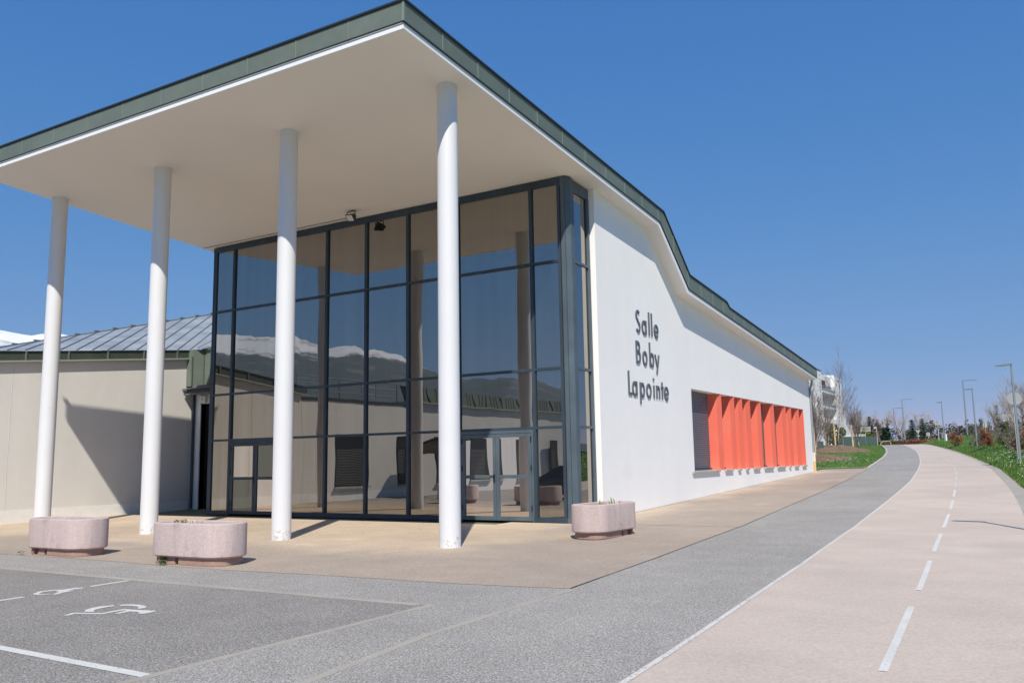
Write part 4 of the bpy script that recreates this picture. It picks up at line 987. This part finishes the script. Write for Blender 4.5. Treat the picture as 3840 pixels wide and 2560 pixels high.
# far wooded strip
mb = MB()
for i in range(70):
    y = random.uniform(300, 420); b_ = math.radians(random.uniform(-14.5, 1.0)); x = y*math.tan(b_); h = random.uniform(4.5, 8.5)*(y/300)
    cloud(mb, (x, y, gz(y)+h*.45), random.uniform(3, 6), 3, h*.55, 420, .34, clumps=10)
tag(mb.build('woodland', [mat('wood_brown', (.16, .13, .105), .95, var=[(.05, .3)]), mat('wood_green', (.07, .095, .05), .95)], recalc=False), kind='stuff')
for i, (bx, y, h) in enumerate(((-9.3, 330, 11), (-8.1, 335, 12), (-6.9, 340, 12.5), (-5.6, 350, 12), (-13.7, 320, 8.5))):
    x = y*math.tan(math.radians(bx)); bare_tree((x, y, gz(y)), h, ['pale bare tree far left behind the square signs', 'pale bare tree between the two square signs', 'tall pale bare tree right behind the larger square sign', 'pale bare tree behind the white bollard', 'pale bare poplar left of the double-armed lamp'][i], .55 if i < 4 else .12, 4, mat('pale_twig', (.40, .35, .34), .95), .35, 'bare_tree', 'pale bare trees on the horizon')
# crest hedges
def hedge(p0, p1, w_, h, mats, label, n):
    root = empty('hedge', ((p0[0]+p1[0])/2, (p0[1]+p1[1])/2, gz(p0[1])), label, 'hedge', 'low hedges at the end of the path')
    mb = MB(); a, b = Vector(p0), Vector(p1); z0 = gz(p0[1])
    for i in range(n):
        p = a.lerp(b, random.random()); q = Vector((p.x+random.gauss(0, w_*.35), p.y+random.gauss(0, w_*.35), z0+h*random.random()**.6*(.8+.35*noise.noise(Vector((p.x*.9, 0, 0))))))
        u = Vector((random.gauss(0, 1), random.gauss(0, 1), random.gauss(0, 1))).normalized()*.13; v = Vector((random.gauss(0, 1), random.gauss(0, 1), random.gauss(0, 1))).normalized()*.09
        mb.mi = random.choice((0, 0, 1)); mb.quad(q-u, q-v, q+u, q+v)
    mb.mi = 0; mb.build('foliage', mats, root, recalc=False)
hedge((-22.5, 133), (-14.8, 138), 1.2, .62, [leafmat('hedge_olive', (.10, .095, .03), .3), leafmat('hedge_brown', (.14, .085, .05), .3)], 'low olive-brown hedge closing the left end of the path', 3200)
hedge((-15.6, 137), (-10.8, 141), 1.2, .78, [RUST, leafmat('hedge_brown', (.14, .085, .05), .3)], 'rust-red hedge closing the right end of the path', 3000)
# dark trees across the path, outside the picture, reflected in the side glazing
for i, (x, y, h) in enumerate(((11, 56, 15), (15, 63, 17), (9.5, 47, 10), (17, 52, 14))):
    conifer((x, y, gz(y)+1), h, 3.2, ['tall dark evergreen across the path reflected in the side glazing', 'tallest dark evergreen across the path, furthest from the hall', 'shorter dark evergreen across the path nearest the verge', 'dark evergreen across the path farthest right'][i], [FIR, FIR2], 2200, .6)
# ---- street lamps
def lamp(x, y, zb, H, arm, ang, label, second=None, r=.058, group='grey street lamps along the cycle path'):
    root = empty('street_lamp', (x, y, zb), label, 'street lamp', group)
    mb = MB(); mb.tube([(x, y, zb-.1), (x, y, zb+1.55)], r*1.06, n=12); mb.tube([(x, y, zb+1.55), (x, y, zb+H)], r, r*.72, n=12); mb.build('pole', GALV, root, smooth=40)
    def head(z, ang, L):
        d = Vector((math.cos(ang), math.sin(ang), 0)); n_ = Vector((-d.y, d.x, 0)); mb = MB()
        a = Vector((x, y, z))-d*.05; b = a+d*(L+.05)
        mb.prism([a-n_*.07, b-n_*.085, b+n_*.085, a+n_*.07], [a-n_*.07+Vector((0, 0, .10)), b-n_*.085+Vector((0, 0, .06)), b+n_*.085+Vector((0, 0, .06)), a+n_*.07+Vector((0, 0, .10))])
        h_ = mb.build('lamp_head', GALV, root, bevel=.008)
        mb = MB(); c, e = a+d*L*.35, a+d*(L*.95)
        mb.prism([c-n_*.06-Vector((0, 0, .012)), e-n_*.06-Vector((0, 0, .012)), e+n_*.06-Vector((0, 0, .012)), c+n_*.06-Vector((0, 0, .012))], [c-n_*.06-Vector((0, 0, .001)), e-n_*.06-Vector((0, 0, .001)), e+n_*.06-Vector((0, 0, .001)), c+n_*.06-Vector((0, 0, .001))])
        mb.build('diffuser', mat('lamp_diffuser', (.5, .5, .48), .4), h_)
    head(zb+H-.02, ang, arm)
    if second: head(zb+H*second[0], second[1], second[2])
    return root
LA = math.radians(168)
lamp(-.55, 47.87, 1.21, 4.6, .68, LA, 'nearest grey lamp post, at the right edge beside the round sign')
lamp(-3.78, 78.5, 2.13, 4.6, .62, LA, 'shorter post of the twin lamps, its arm pointing left to the taller post')
lamp(-7.9, 140.9, 2.5, 9.6, .95*2, math.radians(-10), 'taller post of the twin lamps, its arm pointing right', None, .12, 'tall road lamps beyond the path')
lamp(-8.44, 108.8, 2.75, 4.65, .60, LA, 'grey lamp post just right of the larger square sign at the top of the path')
lamp(-19.7, 170.9, 2.6, 8.9, 1.9, math.radians(-10), 'tall double-armed lamp where the path ends', (.83, LA, 1.6), .12, 'tall road lamps beyond the path')
lamp(-27.1, 218.3, 2.8, 9.5, 2.4, math.radians(-10), 'tall double-armed lamp furthest left, carrying a small blue sign', (.80, LA, 2.0), .12, 'tall road lamps beyond the path')
lamp(-31, 298, 3.5, 10.1, 3.0, math.radians(-10), 'double-armed lamp in front of the dark fir', (.82, LA, 2.4), .16, 'tall road lamps beyond the path')
lamp(-24.2, 255, 3.3, 5.6, 1.9, math.radians(-10), 'small junction lamp in front of the olive-green fir', None, .12, 'tall road lamps beyond the path')
lamp(.97, 18.9, gz(18.9)+.1, 4.65, .62, LA, 'lamp post just outside the right edge that casts its shadow on the path')
# ---- signs
def board(mb, c, w_, h, yaw, th=.03, rnd=0):
    d = Vector((math.cos(yaw), math.sin(yaw), 0)); n_ = Vector((-d.y, d.x, 0)); c = Vector(c); u = Vector((0, 0, 1))
    if rnd:
        pts = [c+d*w_/2*math.cos(k*2*math.pi/32)+u*h/2*math.sin(k*2*math.pi/32) for k in range(32)]
    else: pts = [c-d*w_/2-u*h/2, c+d*w_/2-u*h/2, c+d*w_/2+u*h/2, c-d*w_/2+u*h/2]
    mb.prism([p-n_*th/2 for p in pts], [p+n_*th/2 for p in pts])
FACE = math.radians(-12)
def post_sign(name, x, y, zt, label, shapes, rails=(), r=.035, zb=None, cat='sign', group=None):
    root = empty(name, (x, y, gz(y)), label, cat, group)
    mb = MB(); mb.tube([(x, y, (gz(y) if zb is None else zb)-.1), (x, y, zt)], r, n=8); mb.build('post', CREAM, root, smooth=40)
    for kind, dx, z, w_, h in shapes:
        mb = MB(); c = Vector((x+dx, y+.06, z))
        if kind == 'tri':
            d = Vector((math.cos(FACE), math.sin(FACE), 0)); n_ = Vector((-d.y, d.x, 0))*.015; P3 = [c+d*(-w_/2)+Vector((0, 0, h/2)), c+Vector((0, 0, -h/2)), c+d*(w_/2)+Vector((0, 0, h/2))]; mb.prism([p-n_ for p in P3], [p+n_ for p in P3])
        else: board(mb, c, w_, h, FACE, rnd=(kind == 'round'))
        mb.build('panel', CREAM, root)
    for dx, z, w_ in rails:
        mb = MB(); board(mb, (x+dx, y+.03, z), w_, .05, FACE, .04); mb.build('rail', GALV, root)
    return root
post_sign('direction_sign', -18.2, 118.2, 5.45, 'slatted direction sign seen from behind, left of the path on a post', [('b', 0, 5.15-i*.17, 1.35, .13) for i in range(4)])
post_sign('sign_post', -16.2, 113.6, 5.05, 'bare leaning sign post right of the slatted direction sign', [('b', -.18, 4.92, .3, .25)])
post_sign('square_sign', -9.72, 117.4, 5.62, 'larger square sign back on a tall post by the top of the path', [('b', 0, 5.30, .52, .50)], [(0, 5.45, .36), (0, 5.12, .36)])
post_sign('square_sign', -14.43, 155.7, 5.15, 'smaller square sign back beyond the rust-red hedge', [('b', 0, 4.78, .56, .55)], [(0, 4.95, .36), (0, 4.6, .36)])
post_sign('yield_sign', -15.82, 154.8, 5.5, 'inverted triangular sign back in front of the dark fir', [('tri', 0, 5.15, .72, .62), ('b', 0, 4.55, .45, .18)])
post_sign('direction_sign', -1.36, 81.2, 4.95, 'slatted direction sign back half hidden by the bare tree on the right', [('b', -.05, 4.62-i*.19, .95, .14) for i in range(3)], zb=2.5)
post_sign('round_sign', -4.3, 104, 4.2, 'small pale round sign back between the rust-brown bushes', [('round', 0, 3.75, .62, .62)], zb=2.6)
post_sign('notice_sign', -3.55, 90, 4.45, 'small white and yellow sign just left of the second lamp post', [('b', .0, 4.15, .34, .42)], zb=2.5)
sx, sy = -.57, 50.9
rs = empty('round_sign', (sx-.1, sy, vz(sx, sy)), 'large round traffic sign back behind the nearest lamp post', 'sign')
mb = MB(); mb.tube([(sx-.09, sy, vz(sx, sy)-.1), (sx-.09, sy, 4.6)], .028, n=10); mb.build('post', mat('pale_post', (.42, .44, .46), .4), rs, smooth=40)
mb = MB(); board(mb, (sx, sy-.06, 4.36), .74, .74, 0, .02, 1); pn = mb.build('panel', mat('sign_back', (.34, .36, .38), .5, var=[(3, .05)]), rs)
mb = MB()
for k in range(32):
    a0, a1 = k*2*math.pi/32, (k+1)*2*math.pi/32
    p = [(sx+.37*math.cos(a)*f, sy-.09, 4.36+.37*math.sin(a)*f) for a in (a0, a1) for f in (1, .94)]
    mb.quad(p[0], p[2], p[3], p[1])
mb.build('rim', mat('rim_grey', (.25, .28, .31), .4), pn, recalc=False)
mb = MB(); mb.box(-27.42, -26.78, 218.1, 218.2, 6.2, 6.62); bsn = tag(mb.build('blue_sign', mat('sign_blue', (.03, .06, .30), .5)), 'small blue and white sign fixed to the furthest left double-armed lamp', 'sign')
mb = MB(); mb.lathe(-8.36, 110.1, [(.09, gz(110)+.1), (.09, gz(110)+1.12), (.075, gz(110)+1.2), (.03, gz(110)+1.23)], 16); tag(mb.build('bollard', mat('bollard_white', (.8, .8, .8), .5), smooth=40), 'plain white bollard at the top of the path beside the lamp post', 'bollard')
hp = empty('hoop_barrier', (-15, 113, gz(113)), 'low bent metal hoop barrier left of the end of the path', 'barrier')
mb = MB(); mb.tube([(-15.75, 112.6, gz(112)-.1), (-15.72, 112.6, gz(112)+.35), (-15.4, 112.8, gz(112)+.62), (-14.75, 113.1, gz(112)+.62), (-14.65, 113.1, gz(112)+.45), (-14.65, 113.1, gz(112)-.1)], .03, n=8); mb.build('rail', CREAM, hp, smooth=60)
FENM = mat('green_fence_mesh', (.05, .085, .085), .7, var=[(9, .25)])
def fence(p0, p1, h, label, n):
    a, b = Vector(p0), Vector(p1); root = empty('mesh_fence', (a.x, a.y, gz(a.y)), label, 'fence', 'dark green fences behind the lawn')
    for i in range(n):
        c, d = a.lerp(b, i/n), a.lerp(b, (i+1)/n); mb = MB(); zc = lz(c.x, c.y)-.05
        nn = Vector((-(d-c).y, (d-c).x)).normalized()*.015
        mb.prism([(c.x-nn.x, c.y-nn.y, zc), (d.x-nn.x, d.y-nn.y, zc), (d.x+nn.x, d.y+nn.y, zc), (c.x+nn.x, c.y+nn.y, zc)], [(c.x-nn.x, c.y-nn.y, zc+h), (d.x-nn.x, d.y-nn.y, zc+h), (d.x+nn.x, d.y+nn.y, zc+h), (c.x+nn.x, c.y+nn.y, zc+h)])
        mb.build('panel', FENM, root)
        mb = MB(); mb.tube([(c.x, c.y-.05, zc), (c.x, c.y-.05, zc+h+.05)], .03, n=6); mb.build('post', GALV, root)
fence((-16.8, 72), (-14.6, 73.5), .85, 'dark green fence behind the bare birch nearest to the hall', 2)
fence((-21.2, 112), (-16.6, 116), 1.15, 'dark green fence behind the slatted direction sign', 4)
shd = empty('white_shed', (-20.5, 121, gz(121)), 'small white flat-roofed building behind the dark green fence', 'building')
mb = MB(); mb.box(-21.3, -18.9, 120, 123, gz(120)-.2, gz(120)+1.55); mb.build('wall', mat('shed_white', (.6, .62, .64), .8), shd)
mb = MB(); mb.box(-20.9, -19.4, 119.95, 119.99, gz(120)+.75, gz(120)+1.1); mb.build('window', BLACK, shd)
# ---- apartment building
AX = -31.5
apt = empty('apartment_building', (AX, 170, gz(160)), 'white five-storey apartment building with recessed balconies behind the bare birches', 'building')
AW = mat('apartment_render', (.78, .775, .79), .85, var=[(.3, .03)])
DKW = mat('recess_dark', (.04, .037, .04), .5)
zb = 2.5
mb = MB()
mb.box(AX-12, AX, 135, 160.4, zb, 16.75); mb.box(AX-12, AX-.002, 172.3, 179.2, zb, 16.0)
mb.prism([(AX-12, 172.301, 16.0), (AX-.002, 172.301, 16.0), (AX-.002, 172.301, 16.9), (AX-12, 172.301, 17.6)], [(AX-12, 179.199, 15.9), (AX-.002, 179.199, 15.9), (AX-.002, 179.199, 16.5), (AX-12, 179.199, 16.9)])
mb.box(AX-12, AX-3.2, 160.4, 172.3, zb, 15.4); mb.box(AX-12, AX-.6, 160.4, 172.3, 15.4, 16.4)
mb.box(AX-12, AX-.6, 160.401, 172.3, 14.6, 15.4)
mb.box(AX-10, AX-.1, 179.2, 182.2, zb, 10.55); mb.box(AX-9, AX-.1, 182.2, 191, zb, 7.7)
wl = mb.build('wall', AW, apt)
for z, ph in ((12.95, .28), (10.2, .28), (7.5, .85)):
    mb = MB(); mb.box(AX-3.2, AX+.12, 160.41, 172.29, z, z+ph); bl = mb.build('balcony', AW, apt)
    mb = MB()
    if ph < .5:
        for i in range(13): mb.box(AX+.05, AX+.08, 160.5+i*.97, 160.54+i*.97, z+ph, z+ph+1.05)
        for zz in (.9, .62, 1.05): mb.box(AX+.045, AX+.085, 160.5, 172.2, z+ph+zz-.03, z+ph+zz)
        mb.build('railing', GALV, bl)
        mb = MB(); mb.box(AX+.09, AX+.10, 160.5, 172.2, z+ph, z+ph+.52); mb.build('glass_panel', mat('balcony_glass', (.20, .25, .27), .2), bl)
for z in (4.6, 7.6+.75, 10.5, 13.25):
    for (ya, yb) in ((160.7, 164.1), (164.5, 168.6)):
        mb = MB(); mb.box(AX-3.19, AX-3.12, ya, yb, z+.05, z+2.2); wn = mb.build('window', DKW, apt)
        mb = MB(); mb.box(AX-3.12, AX-3.08, (ya+yb)/2-.05, (ya+yb)/2+.05, z+.05, z+2.2); mb.build('frame', AW, wn)
mb = MB(); mb.box(AX-.59, AX-.40, 160.6, 165.9, 13.3, 15.35)
for i in range(7): mb.box(AX-.40, AX-.36, 160.6, 165.9, 13.35+i*.29, 13.5+i*.29)
mb.build('wood_screen', mat('brown_wood', (.16, .065, .045), .7, var=[(2, .2)]), apt)
mb = MB()
for z in range(6):
    for y in (150.5, 153.6, 156.8, 159.0, 174.4, 177.0):
        for dz in (0, .75): mb.box(AX, AX+.05, y, y+.24, 4.6+z*2.1+dz, 4.78+z*2.1+dz)
mb.build('vent_block', mat('vent_dark', (.08, .08, .09), .8), wl)
mb = MB(); mb.box(AX-12.1, AX+.1, 134.9, 160.45, 16.751, 16.83); mb.box(AX-12, AX+.1, 172.2, 179.3, 16.45, 16.52) if False else None; mb.build('roof_edge', GREEND, apt)
mb = MB()
for i in range(10): mb.box(AX-.1, AX-.07, 182.3+i*.95, 182.36+i*.95, 7.7, 8.75)
for zz in (8.1, 8.4, 8.72): mb.box(AX-.11, AX-.06, 182.3, 191, zz, zz+.06)
mb.build('railing', GALV, apt)
# ---- cars
def car(paint, label, cat='car', loc=(0, 0, 0), rz=0, far=False):
    root = empty('parked_car', (0, 0, 0), label, cat)
    sec = [(-2.12, .42, .62, .70), (-2.05, .28, .80, .82), (-1.7, .22, .90, .86), (-1.0, .20, .96, .89), (0, .20, .97, .90), (.9, .20, .95, .90), (1.45, .22, .90, .88), (1.95, .25, .78, .82), (2.14, .34, .62, .70)]
    mb = MB(); K = 8; vs = []
    for x, zl, zh, hw in sec:
        zm = (zl+zh)/2
        vs += [(x, -hw*.9, zl), (x, -hw, zm), (x, -hw*.97, zh-.08), (x, -hw*.86, zh), (x, hw*.86, zh), (x, hw*.97, zh-.08), (x, hw, zm), (x, hw*.9, zl)]
    fs = [(i*K+k, i*K+(k+1) % K, (i+1)*K+(k+1) % K, (i+1)*K+k) for i in range(len(sec)-1) for k in range(K)]+[tuple(range(K)), tuple(range((len(sec)-1)*K, len(sec)*K))]
    mb.add(vs, fs); body = mb.build('body', paint, root, smooth=50)
    cs = [(-1.95, .90, .915, .74), (-1.45, .93, 1.36, .64), (-.9, .95, 1.46, .60), (.1, .96, 1.45, .60), (.55, .96, 1.36, .62), (1.25, .93, .945, .74)]
    mb = MB(); vs = []
    for x, zl, zh, hw in cs: vs += [(x, -.80, zl), (x, -hw-.02, zh-.02 if zh > zl+.1 else zh), (x, -hw*.85, zh+.015), (x, hw*.85, zh+.015), (x, hw+.02, zh-.02 if zh > zl+.1 else zh), (x, .80, zl)]
    K = 6
    fs = [(i*K+k, i*K+(k+1), (i+1)*K+(k+1), (i+1)*K+k) for i in range(len(cs)-1) for k in range(K-1)]
    mb.add(vs, fs); cab = mb.build('cabin_glass', mat('car_glass', (.015, .018, .02), .08), root, smooth=30)
    mb = MB()
    mb.add([(-1.3, -.56, 1.475), (.2, -.56, 1.475), (.2, .56, 1.475), (-1.3, .56, 1.475), (-1.42, -.5, 1.39), (.4, -.5, 1.43), (.4, .5, 1.43), (-1.42, .5, 1.39)], [(0, 1, 2, 3), (4, 7, 6, 5), (0, 4, 5, 1), (1, 5, 6, 2), (2, 6, 7, 3), (3, 7, 4, 0)])
    mb.build('roof', paint, root)
    for wx in (-1.32, 1.32):
        for sgn in (-1, 1):
            mb = MB(); mb.tube([(wx, sgn*.70, .32), (wx, sgn*.90, .32)], .32, n=24); wh = mb.build('wheel', mat('tyre', (.02, .02, .02), .8), root, smooth=40)
            mb = MB()
            mb.tube([(wx, sgn*.895, .32), (wx, sgn*.91, .32)], .07, n=12)
            for k in range(10):
                a = k*.6283; mb.tube([(wx+.05*math.cos(a), sgn*.905, .32+.05*math.sin(a)), (wx+.23*math.cos(a), sgn*.908, .32+.23*math.sin(a))], .014, n=4)
            mb.tube([(wx+.23*math.cos(k*.2618), sgn*.905, .32+.23*math.sin(k*.2618)) for k in range(25)], .015, n=4, caps=False)
            mb.build('rim', GALV, wh)
    for sgn in (-1, 1):
        mb = MB(); mb.box(2.0, 2.10, sgn*.62-.16, sgn*.62+.16, .58, .72); mb.build('headlight', LENS, root, bevel=.01)
    root.location = loc; root.rotation_euler = (0, 0, rz); return root
car(mat('dark_car_paint', (.012, .013, .016), .15, spec=.8), 'dark car parked left of the camera, seen only in the door glass', loc=(-17.8, 5.0, -.07), rz=math.radians(180))
car(mat('pale_car_paint', (.35, .38, .42), .25), 'pale grey car beyond the low hedge at the end of the path', loc=(-21.6, 200, gz(200)-.1), rz=math.radians(5))
# ---- mountains
MTN = bpy.data.materials.new('mountain'); MTN.use_nodes = True
t = MTN.node_tree; N = t.nodes; L = t.links; p = N['Principled BSDF']; p.inputs['Roughness'].default_value = .95; p.inputs['Specular IOR Level'].default_value = .1
geo = N.new('ShaderNodeNewGeometry'); sp = N.new('ShaderNodeSeparateXYZ'); L.new(geo.outputs['Position'], sp.inputs[0])
n1 = N.new('ShaderNodeTexNoise'); n1.inputs['Scale'].default_value = .0022; n1.inputs['Detail'].default_value = 9; n1.inputs['Roughness'].default_value = .62; L.new(geo.outputs['Position'], n1.inputs['Vector'])
ma = N.new('ShaderNodeMath'); ma.operation = 'MULTIPLY_ADD'; L.new(n1.outputs[0], ma.inputs[0]); ma.inputs[1].default_value = 620; L.new(sp.outputs[2], ma.inputs[2])
mr = N.new('ShaderNodeMapRange'); mr.inputs[1].default_value = 1065; mr.inputs[2].default_value = 1125; L.new(ma.outputs[0], mr.inputs[0])
mx = N.new('ShaderNodeMix'); mx.data_type = 'RGBA'; mx.inputs[6].default_value = (.075, .095, .085, 1); mx.inputs[7].default_value = (.80, .82, .86, 1); L.new(mr.outputs[0], mx.inputs[0])
n2 = N.new('ShaderNodeTexNoise'); n2.inputs['Scale'].default_value = .006; n2.inputs['Detail'].default_value = 8; L.new(geo.outputs['Position'], n2.inputs['Vector'])
mr2 = N.new('ShaderNodeMapRange'); mr2.inputs[1].default_value = .56; mr2.inputs[2].default_value = .66; mr2.inputs[4].default_value = .55; L.new(n2.outputs[0], mr2.inputs[0])
mx2 = N.new('ShaderNodeMix'); mx2.data_type = 'RGBA'; L.new(mr2.outputs[0], mx2.inputs[0]); L.new(mx.outputs[2], mx2.inputs[6]); mx2.inputs[7].default_value = (.22, .20, .20, 1)
L.new(mx2.outputs[2], p.inputs['Base Color'])
# ridge elevation (degrees) by compass bearing measured from +Y, clockwise positive
RID = [(-260, 2.5), (-215, 3.2), (-190, 3.6), (-175, 4.0), (-160, 4.3), (-152.4, 4.9), (-149, 5.8), (-145.5, 5.9), (-144, 6.3), (-142, 6.9), (-140.2, 7.5), (-138.3, 7.85), (-136, 7.7), (-134.6, 8.05), (-132.4, 8.25), (-131, 8.2), (-129.8, 8.6), (-125, 8.9), (-115, 8.2), (-100, 8.6), (-85, 7.8), (-70, 8.4), (-64, 8.3), (-62.2, 8.2), (-61.5, 8.05), (-60.8, 7.9), (-59.9, 8.05), (-58.9, 8.1), (-58.2, 7.85), (-57, 7.4), (-52, 6.0), (-44, 4.0), (-35, 2.2), (-25, 1.0), (-10, .7), (10, .6), (40, 1.5), (60, 2.0), (99, 2.5)]
def rid(a):
    for (p0, e0), (p1, e1) in zip(RID, RID[1:]):
        if p0 <= a <= p1: t = (a-p0)/(p1-p0); return e0+(e1-e0)*t
    return 2.5
mb = MB(); NA, NR = 720, 16
for i in range(NA+1):
    a = -260+359.9*i/NA; e = rid(a)
    for j in range(NR+1):
        r = 3200+j*(8600-3200)/NR; tt = j/NR
        prof = min(1, tt/.72)**1.35 if tt < .72 else 1-(tt-.72)*.9
        x, y = r*math.sin(math.radians(a)), r*math.cos(math.radians(a))
        h = math.tan(math.radians(e))*(3200+.72*5400)
        nz = noise.fractal(Vector((x/1100, y/1100, 0)), 1.0, 2.1, 6)
        z = h*prof*(1+.16*nz*(1 if tt < .6 else .35)+.0)+(h*.02*noise.noise(Vector((x/160, y/160, 4))) if tt > .3 else 0)-60*(1-min(1, tt*6))
        mb.v.append((x, y, z))
for i in range(NA):
    for j in range(NR):
        q = i*(NR+1)+j; mb.f.append([q, q+1, q+NR+2, q+NR+1]); mb.m.append(0)
tag(mb.build('mountains', MTN, recalc=True, smooth=True), kind='structure')
# small fair-weather clouds
CLD = bpy.data.materials.new('cloud_puff'); CLD.use_nodes = True; pp_ = CLD.node_tree.nodes['Principled BSDF']; pp_.inputs['Base Color'].default_value = (.9, .9, .92, 1); pp_.inputs['Roughness'].default_value = 1
# ---- air
hz = MB(); hz.box(-9500, 9500, -9500, 9500, -110, 1450)
HZM = bpy.data.materials.new('haze_air'); HZM.use_nodes = True; t = HZM.node_tree
t.nodes.remove(t.nodes['Principled BSDF']); pv = t.nodes.new('ShaderNodeVolumePrincipled'); pv.inputs['Color'].default_value = (.58, .76, 1, 1); pv.inputs['Density'].default_value = 5e-5; pv.inputs['Anisotropy'].default_value = .1
t.links.new(pv.outputs[0], t.nodes['Material Output'].inputs['Volume'])
USE_HAZE = True
if USE_HAZE: tag(hz.build('haze', HZM), kind='stuff')
